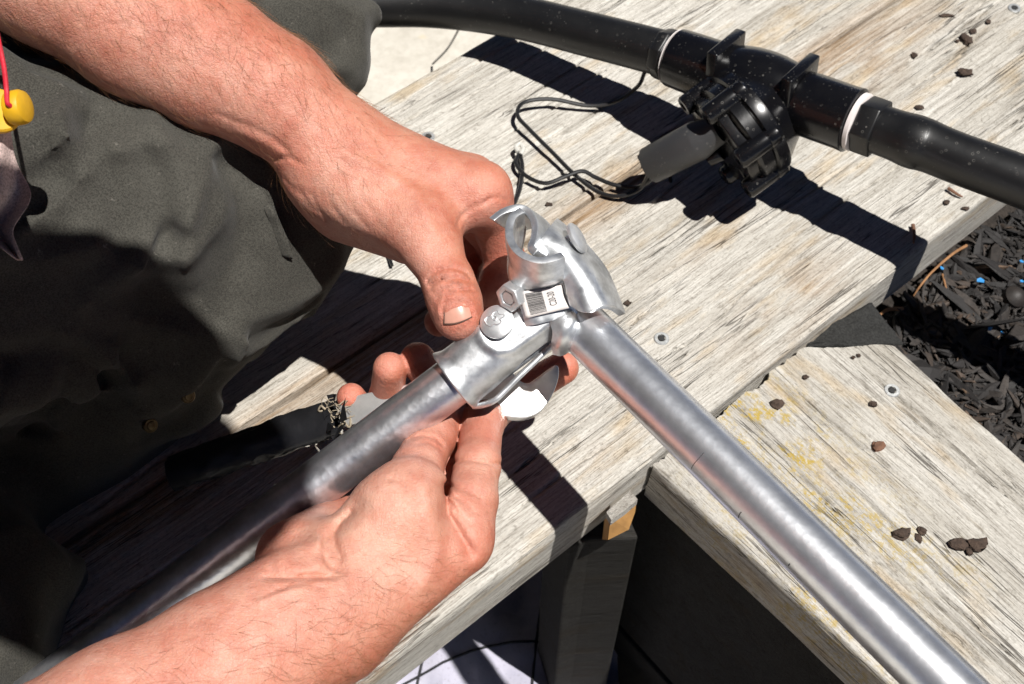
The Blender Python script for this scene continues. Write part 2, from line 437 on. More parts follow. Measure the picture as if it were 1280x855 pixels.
# ------------------------------------------------------------------ planks
def plank_mesh(name, corner_fn, L, W, T, mat, parent, seed, rough=1.0, nu=None, nv=None, rot=0.0, origin=(0, 0, 0), round_=.004, attrs=None, ncr=60):
    """local frame: x along the plank, y across, z up; corner_fn(u,v)->(x,y) lets ends and sides be out of square"""
    nu = nu or int(L/.0045); nv = nv or int(W/.0013)
    # cross-section ring: bottom-left -> left side -> top -> right side -> bottom-right
    m = 7
    sec = []
    for k in range(m): sec.append((0.0, -T+T*k/m*1.0, 'l'))
    for k in range(nv+1): sec.append((k/nv, 0.0, 't'))
    for k in range(m): sec.append((1.0, -T*(k+1)/m, 'r'))
    sec.append((0.5, -T, 'b'))
    ns = len(sec)
    U = np.linspace(0, 1, nu+1)
    pts = np.zeros((nu+1, ns, 3)); top = np.zeros((nu+1, ns), bool)
    for k, (v, z, w_) in enumerate(sec):
        x, y = corner_fn(U, v)
        pts[:, k, 0] = x; pts[:, k, 1] = y; pts[:, k, 2] = z
        top[:, k] = w_ == 't'
    # round the arrises
    wv = pts[:, :, 1]
    tt = np.array([q[0] for q in sec]); zz = np.array([q[1] for q in sec])
    edge = np.minimum(tt, 1-tt)*W
    drop = np.where((zz == 0) & (edge < round_), -(round_-np.sqrt(np.maximum(0, round_**2-(round_-edge)**2))), 0)
    pts[:, :, 2] += drop[None, :]
    # grain: long ridges, wane and chips along the edges
    q = pts.copy(); q[..., 0] *= 3.2; q[..., 1] *= 95; q[..., 2] *= 95
    gr = fbm(q, seed, 3)
    q2 = pts.copy(); q2[..., 0] *= 9; q2[..., 1] *= 30; q2[..., 2] *= 30
    gr2 = fbm(q2, seed+5, 3)
    q3 = pts.copy(); q3[..., 0] *= 22; q3[..., 1] *= 14; q3[..., 2] *= 30
    wane = fbm(q3, seed+9, 3)
    q4 = pts.copy(); q4[..., 0] *= 7; q4[..., 1] *= 420; q4[..., 2] *= 420
    gr = gr+.42*fbm(q4, seed+21, 2)
    rc = np.random.default_rng(seed+77); crk = np.zeros(pts.shape[:2])
    for _ in range(ncr):
        x0_, y0_, l_ = rc.uniform(pts[..., 0].min(), pts[..., 0].max()), rc.uniform(.006, W-.006), rc.uniform(.04, .22)
        ph_, am_ = rc.uniform(0, 6.3), rc.uniform(.0006, .0022); wd_ = rc.uniform(.0007, .0012)
        u_ = (pts[..., 0]-x0_)/l_
        yc_ = y0_+am_*np.sin(u_*5+ph_)+am_*.4*np.sin(u_*17+ph_*2)
        crk = np.maximum(crk, np.where((u_ > 0) & (u_ < 1), np.exp(-((pts[..., 1]-yc_)/wd_)**2)*np.clip(np.sin(np.clip(u_, 0, 1)*np.pi)*1.8, 0, 1), 0))
    pts[..., 2] -= np.where(top, crk*.0030, 0)
    eg = np.exp(-(edge/.007)**2)[None, :]
    pts[..., 2] += np.where(top, rough*(.00042*gr+.00030*gr2)-eg*.0016*np.maximum(0, wane+.1)*rough, 0)
    side = (~top) & (zz[None, :] > -T-1e-6) & ((tt[None, :] == 0) | (tt[None, :] == 1))
    sgn = np.where(tt == 0, 1, -1)[None, :]
    pts[..., 1] += np.where(side, sgn*rough*(.0006*gr+.0009*np.maximum(0, gr2)), 0)
    edgev = (edge < 1e-9)[None, :] & top
    pts[..., 1] += np.where(edgev, sgn*(.0006+.0012*np.maximum(0, wane)*rough), 0)
    # end grain unevenness
    for e in (0, -1):
        pts[e, :, 0] += (.0012*gr[e]+.0015*gr2[e])*rough
    f = []
    idx = np.arange((nu+1)*ns).reshape(nu+1, ns)
    A = idx[:-1, :]; B = idx[1:, :]
    An = np.roll(A, -1, 1); Bn = np.roll(B, -1, 1)
    quads = np.stack([A, B, Bn, An], -1).reshape(-1, 4)
    ft = [tuple(x) for x in quads.tolist()]
    allv = pts.reshape(-1, 3).tolist()
    for e in (0, -1):                       # end faces as strips down from the top edge
        ks = list(range(m, m+nv+1)); o_ = len(allv)
        for k in ks: q_ = pts[e, k].copy(); q_[2] = -T; allv.append(q_.tolist())
        for a_ in range(nv):
            t4 = (int(idx[e, ks[a_]]), int(idx[e, ks[a_+1]]), o_+a_+1, o_+a_); ft.append(t4 if e == 0 else t4[::-1])
    o = mkobj(name, allv, ft, mat, None, True, ang=50, fix=False)
    o.parent = parent
    o.rotation_euler = (0, 0, rot); o.location = origin
    if attrs:
        for an, fn in attrs.items():
            at = o.data.attributes.new(an, 'FLOAT', 'POINT')
            P_ = np.array(allv)
            at.data.foreach_set("value", np.clip(fn(P_), 0, 1).astype(np.float32))
    return o

frame_t = empty("timber_bed_frame", (0, 0, 0))
tag(frame_t, "weathered grey timber planks screwed into a corner frame under the pipes and hands", "timber frame")
AX0, AX1 = -.80, 1.25
rotA = math.radians(39.5)
def rect(L, W, x0=0): return lambda U, v: (x0+U*L, np.full_like(U, v*W))
def w2(xy): return (xy[0], xy[1], 0)
def lA(x, y):
    q = G(x, y)[:2]; return q@dA-AX0, q@nA-OFF_LO
def stain_hi(Wd):
    return lambda p: np.exp(-((Wd-p[:, 1])/.022)**2)*(.95+.8*fbm(np.stack([p[:, 0]*9, p[:, 1]*20, p[:, 2]*0], -1), 31, 3)) + \
        sum(a_*np.exp(-((p[:, 0]-lA(x, y)[0])/r_)**2-((p[:, 1]-lA(x, y)[1])/(r_*.45))**2)*np.clip(.6+.9*fbm(np.stack([p[:, 0]*30, p[:, 1]*60, p[:, 2]*0], -1), 32, 3), 0, 1) for x, y, r_, a_ in ((1000, 370, .05, .5), (965, 400, .04, .5), (880, 310, .035, .35), (1120, 60, .09, .45), (1040, 110, .06, .4), (760, 560, .03, .25), (940, 240, .03, .3)))
W1 = OFF_SEAM-.0012-OFF_LO
A1 = plank_mesh("plank", rect(AX1-AX0, W1), AX1-AX0, W1, .046, M_A1, frame_t, 1, 1.0, rot=rotA, origin=w2(XA(AX0, OFF_LO)), attrs={"stain": stain_hi(W1)})
W2 = OFF_UP-OFF_SEAM-.0012
A2 = plank_mesh("plank", rect(AX1-AX0, W2), AX1-AX0, W2, .046, M_A2, frame_t, 2, 1.0, rot=rotA, origin=(*XA(AX0, OFF_SEAM+.0012), -.0015),
                attrs={"stain": lambda p: .75*np.exp(-(p[:, 1]/.009)**2)})
# plank B, its end cut to meet plank A
zB = -.007
S0, S1, S2 = [G(x, y, zB)[:2] for x, y in ((812, 579), (1001, 431), (1119, 430))]
S0 = S0-.002*nA*1.0; S1 = S1-.003*nA
rB = math.radians(-50.5); cB, sB = math.cos(rB), math.sin(rB)
def loc(p, o): d = np.asarray(p)-o; return np.array([d[0]*cB+d[1]*sB, -d[0]*sB+d[1]*cB])
oB = S0
l0, l1, l2 = loc(S0, oB), loc(S1, oB), loc(S2, oB)
LB = .75
dl, dr = math.tan(math.radians(2.5)), math.tan(math.radians(-2.2))
def cornB(U, v):
    vm = (l1[1]-l0[1])/(l2[1]-l0[1])
    if v < vm: a = l0+(l1-l0)*(v/vm)
    else: a = l1+(l2-l1)*((v-vm)/(1-vm))
    e = LB
    x = a[0]+U*(e-a[0])
    slope = dl*(1-v)+dr*v
    return x, a[1]+(x-a[0])*slope
def lich(p):
    c = [(G(962, 540, 0), .034, 1.6), (G(985, 565, 0), .02, .9), (G(1085, 650, 0), .024, .75), (G(1010, 730, 0), .025, .6), (G(900, 640, 0), .02, .4), (G(1180, 700, 0), .022, .4), (G(1090, 800, 0), .028, .6)]
    s = 0
    for q, r_, a_ in c:
        l_ = loc(q[:2], oB); s = s+a_*np.exp(-((p[:, 0]-l_[0])/r_/1.4)**2-((p[:, 1]-l_[1])/r_)**2)
    return s
Bp = plank_mesh("plank", cornB, LB, .19, .046, M_B, frame_t, 4, 1.5, ncr=46, rot=rB, origin=(oB[0], oB[1], zB), attrs={"lichen": lich})

# upright board in the hollow that carries the corner
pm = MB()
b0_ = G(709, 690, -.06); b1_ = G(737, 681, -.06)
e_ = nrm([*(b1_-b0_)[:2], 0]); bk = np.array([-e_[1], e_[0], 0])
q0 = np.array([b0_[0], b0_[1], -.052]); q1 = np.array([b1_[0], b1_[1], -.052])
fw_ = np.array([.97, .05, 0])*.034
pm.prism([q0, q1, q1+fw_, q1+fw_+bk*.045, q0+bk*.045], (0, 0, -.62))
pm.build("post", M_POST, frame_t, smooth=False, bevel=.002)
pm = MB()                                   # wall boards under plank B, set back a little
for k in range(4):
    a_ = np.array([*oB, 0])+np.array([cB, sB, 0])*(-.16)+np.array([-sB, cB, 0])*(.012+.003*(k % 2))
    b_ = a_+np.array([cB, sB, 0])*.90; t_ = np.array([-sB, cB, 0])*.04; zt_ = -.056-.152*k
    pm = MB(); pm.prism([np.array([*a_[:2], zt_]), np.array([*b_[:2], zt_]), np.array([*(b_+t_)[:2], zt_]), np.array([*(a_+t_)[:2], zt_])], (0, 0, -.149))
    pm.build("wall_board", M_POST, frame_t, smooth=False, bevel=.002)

def screw(parent, x, y, z):
    c = G(x, y, z); c[2] = z
    pr = [(-.004, .0052), (.0002, .0052), (.0006, .0048), (.0007, .0026)]
    m = MB(); m.lathe(c, (0, 0, 1), pr, 20, cap=False)
    k = m.build("screw", M_SCREW, parent)
    m2 = MB(); an = random.random()*3
    e1 = np.array([math.cos(an), math.sin(an), 0])*.0019; e2 = np.array([-math.sin(an), math.cos(an), 0])*.0019
    m2.box(c+np.array([0, 0, -.0006]), e1, e2, (0, 0, .0008)); m2.build("socket", M_SLOT, k, smooth=False)
for x, y, pl, z in ((827, 423, A1, .0006), (535, 171, A2, -.0006), (1268, 10, A1, .0006), (1115, 488, Bp, zB+.0006)):
    # screws are sub-parts of their plank
    m0 = pl.matrix_world.copy()
    c = G(x, y, z)
    bpy.context.view_layer.update()
    inv = pl.matrix_world.inverted()
    m = MB(); m.lathe((0, 0, 0), (0, 0, 1), [(-.004, .0054), (.0001, .0054), (.0006, .0049), (.0006, .0030), (-.0006, .0027)], 22, cap=False)
    k = m.build("screw", M_SCREW); k.parent = pl; k.location = inv@Vector(c)
    an = random.random()*3; e1 = np.array([math.cos(an), math.sin(an), 0])*.0021; e2 = np.array([-math.sin(an), math.cos(an), 0])*.0021
    m = MB(); m.box((0, 0, -.0003), e1, e2, (0, 0, .0010)); k2 = m.build("screw_socket", M_SLOT, None, smooth=False); k2.parent = pl; k2.location = inv@Vector(c)

# ------------------------------------------------------------------ mulch bed
mz = -.085
def over_frame(x, y):
    o = nA[0]*x+nA[1]*y
    l_ = loc((x, y), oB)
    return o > OFF_LO-.004 or (l_[1] < .188+l_[0]*dr-.004 and l_[0] > -.05 and l_[1] > -1) 
n = 70
xs = np.linspace(.15, 1.9, n); ys = np.linspace(-.6, 1.6, n)
X, Y = np.meshgrid(xs, ys, indexing='ij'); Z = mz+.012*fbm(np.stack([X*25, Y*25, X*0], -1), 8, 4)
s = MB(); v_ = np.stack([X, Y, Z], -1)
ff = []
for i in range(n-1):
    for j in range(n-1):
        cx, cy = X[i, j], Y[i, j]
        if (nA[0]*cx+nA[1]*cy) < OFF_LO+.05 and loc((cx, cy), oB)[1] > .09: ff.append((i*n+j, (i+1)*n+j, (i+1)*n+j+1, i*n+j+1))
s.add(v_.reshape(-1, 3), ff)
tag(s.build("mulch_bed", M_SOIL), kind="structure")
# loose bark chips
def chips(N, zone, smin, smax, seed):
    r = np.random.default_rng(seed); V = []; F = []; T = []
    cnt = 0; tries = 0
    while cnt < N and tries < N*30:
        tries += 1
        x, y = zone(r)
        if over_frame(x, y): continue
        L = r.uniform(smin, smax)*(1 if r.random() < .8 else 1.9); Wd = L*r.uniform(.12, .38); H = Wd*r.uniform(.25, .7)
        a = r.uniform(0, 6.28); tilt = r.normal(0, .35); roll = r.normal(0, .5)
        Rm = Matrix.Rotation(a, 3, 'Z')@Matrix.Rotation(tilt, 3, 'Y')@Matrix.Rotation(roll, 3, 'X')
        z = mz+.004+r.uniform(0, .016); o = len(V); k = 5
        for e in (-1, -.35, .4, 1):
            w_ = (1-.75*abs(e)**2.2)
            for q in range(k):
                t = 2*math.pi*q/k+r.uniform(-.25, .25)
                p = Rm@Vector((e*L/2+r.normal(0, L*.03), math.cos(t)*Wd/2*w_*r.uniform(.75, 1.25), math.sin(t)*H/2*w_*r.uniform(.7, 1.3)))
                V.append((x+p.x, y+p.y, z+p.z))
        for e in range(3):
            for q in range(k): F.append((o+e*k+q, o+e*k+(q+1) % k, o+(e+1)*k+(q+1) % k, o+(e+1)*k+q))
        F.append(tuple(o+q for q in range(k))[::-1]); F.append(tuple(o+3*k+q for q in range(k)))
        T += [np.clip(r.beta(1.5, 2.0), 0, 1)]*(4*k); cnt += 1
    return V, F, T
def zone_vis(r):
    x, y = r.uniform(1070, 1330), r.uniform(200, 640)
    return G(x, y, mz)[:2]
def zone_wide(r): return np.array([r.uniform(.3, 1.4), r.uniform(-.1, 1.2)])
V, F, T = chips(4200, zone_vis, .004, .019, 5)
V2, F2, T2 = chips(1500, zone_wide, .012, .035, 6)
o0 = len(V); V += V2; F += [tuple(o0+i for i in q) for q in F2]; T += T2
V2, F2, T2 = chips(170, zone_vis, .022, .045, 9)
o0 = len(V); V += V2; F += [tuple(o0+i for i in q) for q in F2]; T += T2
V2, F2, T2 = chips(2500, zone_vis, .002, .006, 12)
o0 = len(V); V += V2; F += [tuple(o0+i for i in q) for q in F2]; T += T2
mo = mkobj("bark_mulch", V, F, M_MULCH, None, False, fix=True)
at = mo.data.attributes.new("tone", 'FLOAT', 'POINT'); at.data.foreach_set("value", np.array(T, np.float32))
tag(mo, "dark bark chips covering the ground beside the planks", "mulch", kind="stuff")

# twigs and scraps on the mulch
def twig(pts, r, label, mat=M_TWIG, group=None, name="twig"):
    c = catmull(pts, 6); rr = [r*(1-.55*i/len(c)) for i in range(len(c))]
    m = MB(); m.tube(c, rr, 7)
    return tag(m.build(name, mat), label, "twig", group)
h = mz+.02
twig([G(1208, 307, h+.005), G(1190, 318, h+.012), G(1165, 340, h+.01), G(1150, 358, h+.006), G(1142, 370, h)], .0013, "long curved orange twig lying on the dark mulch")
twig([G(1128, 386, h), G(1110, 387, h+.006), G(1098, 395, h+.004), G(1091, 402, h)], .0017, "short pale forked twig beside the black weed mat corner")
twig([G(1178, 343, h), G(1182, 358, h+.004), G(1186, 372, h)], .001, "small brown stick on mulch below the curved orange twig")
twig([G(1141, 281, .003), G(1143, 293, .0035), G(1142, 304, .003)], .0015, "short reddish stick near the plank's lower edge by the hose shadow", M_BARK)
twig([G(1185, 235, .003), G(1197, 243, .003), G(1203, 246, .002)], .0014, "thin bark sliver on the plank under the hose", M_BARK)
nutm = MB(); nutm.lathe(G(1267, 372, h), (.3, -.2, 1), [(-.010, .002), (-.009, .005), (-.003, .009), (.003, .0092), (.007, .006), (.009, .0015)], 20)
tag(nutm.build("seed_pod", mat_simple("dark_pod", (.018, .014, .012), .6, .3, 120, .3)), "round dark seed pod half sunk in the mulch", "seed pod")
for k, (x, y, s_) in enumerate(((1225, 350, 8), (1177, 335, 5), (1277, 352, 4), (1277, 327, 5), (1237, 411, 4), (1252, 416, 4))):
    c = G(x, y, h+.008); r_ = s_*.0004
    m = MB(); pl = [c+np.array([math.cos(t)*r_*random.uniform(.7, 1.5), math.sin(t)*r_*random.uniform(.6, 1.2), random.uniform(-.001, .001)]) for t in np.linspace(0, 5.3, 5)]
    m.prism(pl, (0, 0, .0007))
    lb = ["largest bright blue plastic scrap on the mulch", "blue plastic speck beside the curved orange twig's middle", "blue scrap at the right frame edge near the seed pod", "blue scrap at the right frame edge under the hose", "blue speck left of the pair below the seed pod", "blue speck right of the pair below the seed pod"][k]
    tag(m.build("plastic_scrap", M_BLUE, smooth=False), lb, "plastic scrap", "blue plastic scraps on the mulch")

# weed mat showing in the corner between the planks
tri = [G(1001, 426, -.016), G(1084, 381, -.016), G(1098, 390, -.018), G(1122, 432, -.022), G(1060, 436, -.018), G(1010, 434, -.016)]
m = MB()
rows = []
for i in range(15):
    u = i/14; a_ = tri[0]*(1-u)+np.array(tri[5])*u; b_ = tri[1]*(1-u)+np.array(tri[3])*u
    rows.append([a_*(1-v)+b_*v+np.array([0, 0, .0022*float(vnoise(np.array([i*.7, v*9, 2.0]), 4))]) for v in np.linspace(0, 1.06, 22)])
m.grid(rows)
tag(m.build("weed_mat", M_MAT, solid=.0016), "black fibrous weed mat corner poking out between the two planks", "weed mat")

# broken orange wood stub under the plank corner
m = MB()
b0, b1, b2, b3 = P(758, 640, .768), P(788, 613, .768), P(797, 624, .760), P(764, 650, .760)
m.prism([b0, b1, b2, P(782, 637, .760), b3], (0, 0, -.008))
tp = m.build("weathered_face", M_A2, None, smooth=False)
st = empty("broken_stub", P(775, 645, .78)); tag(st, "broken splinter of orange timber under the plank corner", "wood offcut")
tp.parent = st; tp.matrix_parent_inverse = Matrix.Translation(-Vector(st.location))
m = MB(); m.prism([P(763, 649, .768), P(796, 625, .768), P(794, 640, .772), P(786, 662, .778), P(760, 675, .78)], np.array([-.002, .010, -.022]))
m.build("fresh_face", M_OFFCUT, st, smooth=False)

# sack in the hollow
n = 46
rows = []
for i in range(n):
    u = i/(n-1); r_ = []
    for j in range(n):
        v = j/(n-1)
        x = -.36+u*.46; y = .20+v*.52
        z = -.44+.045*math.sin(u*2.2+.4)*math.cos(v*2.1-.9)+.030*float(fbm(np.array([u*6, v*6, .3]), 21, 4))
        r_.append((x, y, z))
    rows.append(r_)
sk = np.array(rows)
sroot = empty("sack", sk[n//2, n//2]); tag(sroot, "crumpled bluish white sack with black cords in the hollow under the plank", "sack")
m = MB(); m.grid(sk); m.build("cloth", M_SACK, sroot, solid=.002)
def on_sack(u, v):
    a_, b_ = min(n-1.001, max(0, u*(n-1))), min(n-1.001, max(0, v*(n-1))); i, j = int(a_), int(b_); a_ -= i; b_ -= j
    return (sk[i, j]*(1-a_)+sk[i+1, j]*a_)*(1-b_)+(sk[i, j+1]*(1-a_)+sk[i+1, j+1]*a_)*b_+np.array([0, 0, .002])
for pts in ([(.05, .30), (.3, .38), (.6, .50), (.95, .55)], [(.05, .52), (.3, .56), (.6, .70), (.95, .72)], [(.1, .72), (.4, .78), (.7, .88), (.97, .9)], [(.05, .1), (.4, .2), (.7, .32), (.95, .35)],
            [(.55, .05), (.6, .3), (.68, .6), (.8, .95)], [(.8, .05), (.84, .4), (.9, .7), (.97, .95)], [(.25, .05), (.3, .4), (.42, .7), (.5, .95)]):
    m = MB(); m.tube([on_sack(*q[:2]) for q in catmull([np.array([*p_, 0]) for p_ in pts], 10)], .0013, 6); m.build("cord", M_CORD, sroot)

# ------------------------------------------------------------------ irrigation valve and hose
Z = {}
hl = [(300, -12, .030), (420, 6, .030), (540, 8, .034), (640, 20, .042), (740, 44, .055), (826, 66, .066)]
hoseL = catmull([G(*q) for q in hl], 10)
vA = G(838, 70, .068); vB = G(1088, 158, .095)
ha = nrm(vB-vA); Lv = np.linalg.norm(vB-vA)
root = empty("irrigation_valve", G(950, 150, 0)); tag(root, "black plastic irrigation valve with solenoid and two black hoses on the planks", "valve")
m = MB(); m.tube(hoseL, .0172, 28); m.build("hose", M_HOSE, root)
hr = [vA+ha*(Lv+.002), vA+ha*(Lv+.022), vA+ha*(Lv+.034), G(1160, 183, .101), G(1200, 199, .103), G(1290, 232, .108), G(1420, 285, .112), G(1700, 420, .10)]
hoseR = catmull(hr, 8)
rr = []
for i in range(len(hoseR)):
    t = np.linalg.norm(hoseR[i]-hoseR[0]); rr.append(0.0168+.0013*math.exp(-((t-.030)/.010)**2))
m = MB(); m.tube(hoseR, rr, 30); m.build("hose", M_HOSE, root)
up = nrm(np.array([0, 0, 1.0])-ha*ha[2]); sd_ = np.cross(ha, up)
def along(t): return vA+ha*t
# sockets
k1 = Lv
m = MB(); m.lathe(along(-.010), ha, [(0, .0185), (.004, .0195), (.009, .0195), (.010, .0180), (.013, .0180)], 8); m.build("hose_nut", M_HOSE, root, bevel=.0008)
m = MB(); m.lathe(along(.0025), ha, [(0, .0205), (.0002, .0209), (.0005, .0205)], 32); m.build("gasket_ring", M_RING, root)
m = MB(); m.lathe(along(.004), ha, [(0, .0205), (.001, .0218), (.012, .0222), (.040, .0226), (.050, .0224)], 40); m.build("socket", M_VALVE, root)
m = MB(); m.lathe(along(Lv-.052), ha, [(0, .0222), (.006, .0226), (.034, .0224), (.0395, .0228), (.0405, .0210), (.0406, .0185)], 40); m.build("socket", M_VALVE, root)
m = MB(); m.lathe(along(Lv-.0115), ha, [(0, .0190), (.0008, .0205), (.0036, .0205), (.0044, .0190)], 36); m.build("gasket_ring", M_RING, root)
m = MB(); m.lathe(along(Lv-.007), ha, [(0, .0195), (.0006, .0205), (.014, .0205), (.0146, .0190)], 6, ref=up+sd_*.2); m.build("hose_nut", M_HOSE, root, bevel=.0012)
# square lug plates
for t in (.046, Lv-.057):
    c = along(t); q = nrm(up*1.0-sd_*.15); q2_ = np.cross(ha, q)
    m = MB(); m.box(c+q*.006, ha*.0042, q*.0215, q2_*.0205); m.build("lug_plate", M_VALVE, root, smooth=True, bevel=.0012)
# body
bc = along(Lv*.47)
m = MB(); m.lathe(bc-ha*.042, ha, [(0, .0195), (.010, .021), (.020, .0245), (.032, .0265), (.042, .027), (.052, .0265), (.064, .0245), (.074, .021), (.084, .0195)], 40); m.build("body", M_VALVE, root)
# bonnet pointing down-left
bx_ = nrm(nrm(G(842, 190, .045)-bc)*.98-cF*.18)
b1 = bc+bx_*.018-cU*.014+cR*.008
m = MB(); m.lathe(b1, bx_, [(-.020, .030), (-.006, .0385), (-.003, .0420), (.001, .0428), (.006, .0424), (.0072, .0400), (.0078, .0392), (.0084, .0400), (.017, .0398), (.0195, .037), (.0205, .030), (.027, .026), (.029, .014)], 56); m.build("bonnet", M_VALVE, root)
pu = nrm(np.cross(bx_, ha)); pv = np.cross(bx_, pu)
for k in range(6):
    t = 2*math.pi*(k+.04)/6; c = b1+(pu*math.cos(t)+pv*math.sin(t))*.0375
    m = MB(); m.lathe(c, bx_, [(-.002, .0060), (.000, .0078), (.0068, .0080), (.0078, .0074), (.0086, .0080), (.031, .0076), (.0325, .0066), (.0326, .0036), (.0316, .0034)], 22); m.build("screw_boss", M_VALVE, root)
for k in range(6):
    t = 2*math.pi*(k+.54)/6; c = b1+(pu*math.cos(t)+pv*math.sin(t))*.0255+bx_*.016
    m = MB(); e = pu*math.cos(t)+pv*math.sin(t); e2 = np.cross(bx_, e)
    m.box(c, bx_*.0115, e*.0095, e2*.0125); m.build("bonnet_rib", M_VALVE, root, bevel=.0012)
# solenoid
sc = G(868, 178, .062); se = G(812, 207, .036); sa = nrm(se-sc); Ls = np.linalg.norm(se-sc)
m = MB(); m.lathe(sc-sa*.022, sa, [(0, .010), (.012, .0125), (.018, .0142), (.020, .0145), (.022+Ls-.0006, .0138), (.022+Ls, .0134), (.022+Ls, .0105), (.022+Ls-.010, .0100)], 36); m.build("solenoid", M_SOLEN, root)
m = MB(); kb = G(893, 195, .050); m.lathe(kb-sa*.006, sa, [(0, .0055), (.001, .006), (.010, .006), (.011, .005)], 18); m.build("bleed_screw", M_VALVE, root)
# wires
def wire(pts, r=.00165, name="wire", mat=M_WIRE, parent=root, n=10):
    m = MB(); m.tube(catmull([G(*q) for q in pts], n), r, 8); return m.build(name, mat, parent)
wire([(818, 205, .036), (811, 217, .028), (800, 236, .012), (775, 245, .006), (748, 240, .004), (718, 218, .006), (690, 190, .008), (662, 162, .010), (647, 144, .011), (655, 128, .011), (690, 124, .010), (735, 132, .006), (770, 127, .010), (797, 108, .022), (806, 90, .045)])
wire([(822, 209, .034), (812, 226, .022), (795, 234, .010), (768, 231, .008), (745, 222, .008), (728, 214, .010), (708, 220, .009), (682, 229, .007), (658, 220, .006), (645, 204, .006), (650, 190, .006)])
wire([(650, 192, .004), (653, 210, .004), (650, 235, .004), (642, 256, .004), (630, 275, .003)])
wire([(648, 190, .008), (645, 184, .008), (650, 180, .008), (654, 186, .008), (651, 193, .007)], .0018, "wire_tip", M_CLEAR)
wire([(604, -12, .055), (592, 4, .045), (578, 28, -.05), (560, 60, -.16), (541, 80, -.235)], .0012)
wire([(470, 296, .004), (480, 308, .003), (486, 320, .003), (490, 332, .003)], .0013)

# ------------------------------------------------------------------ pipes
PR = .01345
def pipe(pts, label, mat, PR=.01345):
    m = MB(); c = [np.asarray(q) for q in pts]
    ax = nrm(c[1]-c[0]); L = np.linalg.norm(c[1]-c[0]); ns = 60
    v = []; 
    N = nrm(np.cross(ax, [0, 0, 1])); B = np.cross(ax, N); k = 48
    prof = []
    for i in range(ns+1): prof.append((L*i/ns, PR))
    prof = [(0, PR-.0024), (0, PR-.0003), (.0004, PR)]+prof[1:-1]+[(L-.0004, PR), (L, PR-.0003), (L, PR-.0024)]
    prof = [(.03, PR-.0024)]+prof+[(L-.03, PR-.0024)]
    m.lathe((0, 0, 0), (0, 0, 1), prof, k, cap=False)
    o = m.build("steel_pipe", mat, None)
    o.location = tuple(c[0]); o.rotation_euler = Vector(ax).to_track_quat('Z', 'Y').to_euler()
    return tag(o, label, "pipe")
dL = .645
pl0 = P(632, 427.4, dL); pl1 = P(-40, 935, .650)
pipe([pl0, pl1], "scuffed steel pipe held by the lower hand, running into the shade at left", M_PIPE_L)
PRR = .0142
pr0 = P(714, 395, .643); pr1 = P(1181, 855, .532); pr1 = pr0+(pr1-pr0)*1.35
pipe_r = pipe([pr0, pr1], "clean galvanised pipe running from the clamp to the lower right corner", M_PIPE_R, PRR)

pax_ = nrm(pr1-pr0); pt_ = nrm(-cF-pax_*(-cF@pax_)); ps_ = np.cross(pax_, pt_)
M_SCRATCH = mat_simple("scratch_dark", (.06, .06, .065), .6, .3)
for (x, y), a0_, a1_, r_ in (((886, 572), 12, 62, .00030), ((948, 628), 46, 66, .0004), ((1010, 690), 52, 60, .0004)):
    tt_ = min(np.linspace(0, np.linalg.norm(pr1-pr0), 800), key=lambda t: math.hypot(proj(pr0+pax_*t)[0]-x, proj(pr0+pax_*t)[1]-y))
    sg_ = 1 if ps_@cR < 0 else -1
    m = MB(); m.tube([pr0+pax_*(tt_+.0003*math.sin(a*5))+(pt_*math.cos(a)+ps_*sg_*math.sin(a))*(PRR-r_*.55) for a in np.radians(np.linspace(a0_, a1_, 14))], r_, 6)
    sc_ = m.build("scratch_mark", M_SCRATCH); sc_.parent = pipe_r; sc_.matrix_parent_inverse = Matrix.LocRotScale(pipe_r.location, pipe_r.rotation_euler, None).inverted()
# ------------------------------------------------------------------ clamp
d0 = .645
def C(x, y, dz=0.0): return P(x, y, d0-dz)
clamp = empty("pipe_clamp", C(660, 400, 0)); tag(clamp, "galvanised three way pipe clamp with barcode label joining the two pipes", "pipe clamp")
u_ = nrm(pl0-pl1)                 # along left pipe, up-right
toc = nrm(CAM-P(620, 440, d0)); wv_ = nrm(toc-u_*(toc@u_)); nv_ = np.cross(wv_, u_)
if nv_@cU < 0: nv_ = -nv_
def segdist(px, py, poly):
    best = np.full(np.shape(px), 1e9)
    for (x0, y0), (x1, y1) in zip(poly[:-1], poly[1:]):
        dx, dy = x1-x0, y1-y0; t = np.clip(((px-x0)*dx+(py-y0)*dy)/(dx*dx+dy*dy+1e-9), 0, 1)
        best = np.minimum(best, np.hypot(px-x0-t*dx, py-y0-t*dy))
    return best
base0 = P(566, 477, d0)
Lc = np.linalg.norm(P(706, 371, d0)-base0)
def lerp_tab(t, tab):
    return np.interp(t, [q[0] for q in tab], [q[1] for q in tab])
ridge = [(598, 398), (600, 416), (608, 430), (622, 439), (640, 437), (660, 423), (682, 407), (700, 396)]
rows = []
ni, nj = 54, 46
for i in range(ni):
    s_ = i/(ni-1); ax_p = base0+u_*(Lc*s_)
    lo = lerp_tab(s_, [(0, -100), (.12, -96), (.3, -72), (.5, -57), (.7, -55), (.85, -70), (1, -84)])
    hi = lerp_tab(s_, [(0, 88), (.2, 86), (.45, 60), (.7, 40), (1, 30)])
    R0 = PR+.0016+.0020*math.exp(-(s_/.05)**2)+.0035*math.exp(-((1-s_)/.12)**2)
    r_ = []
    for j in range(nj):
        ph = math.radians(lo+(hi-lo)*j/(nj-1))
        flat = .0035*math.exp(-((math.degrees(ph)-52)/22)**2)*math.exp(-((s_-.36)/.22)**2)
        p = ax_p+(wv_*math.cos(ph)+nv_*math.sin(ph))*(R0+flat)
        x, y, d = proj(p); dd = float(segdist(np.array(x), np.array(y), ridge))
        p = p+toc*(.0014*math.exp(-(dd/5.0)**2))
        r_.append(p)
    rows.append(r_)
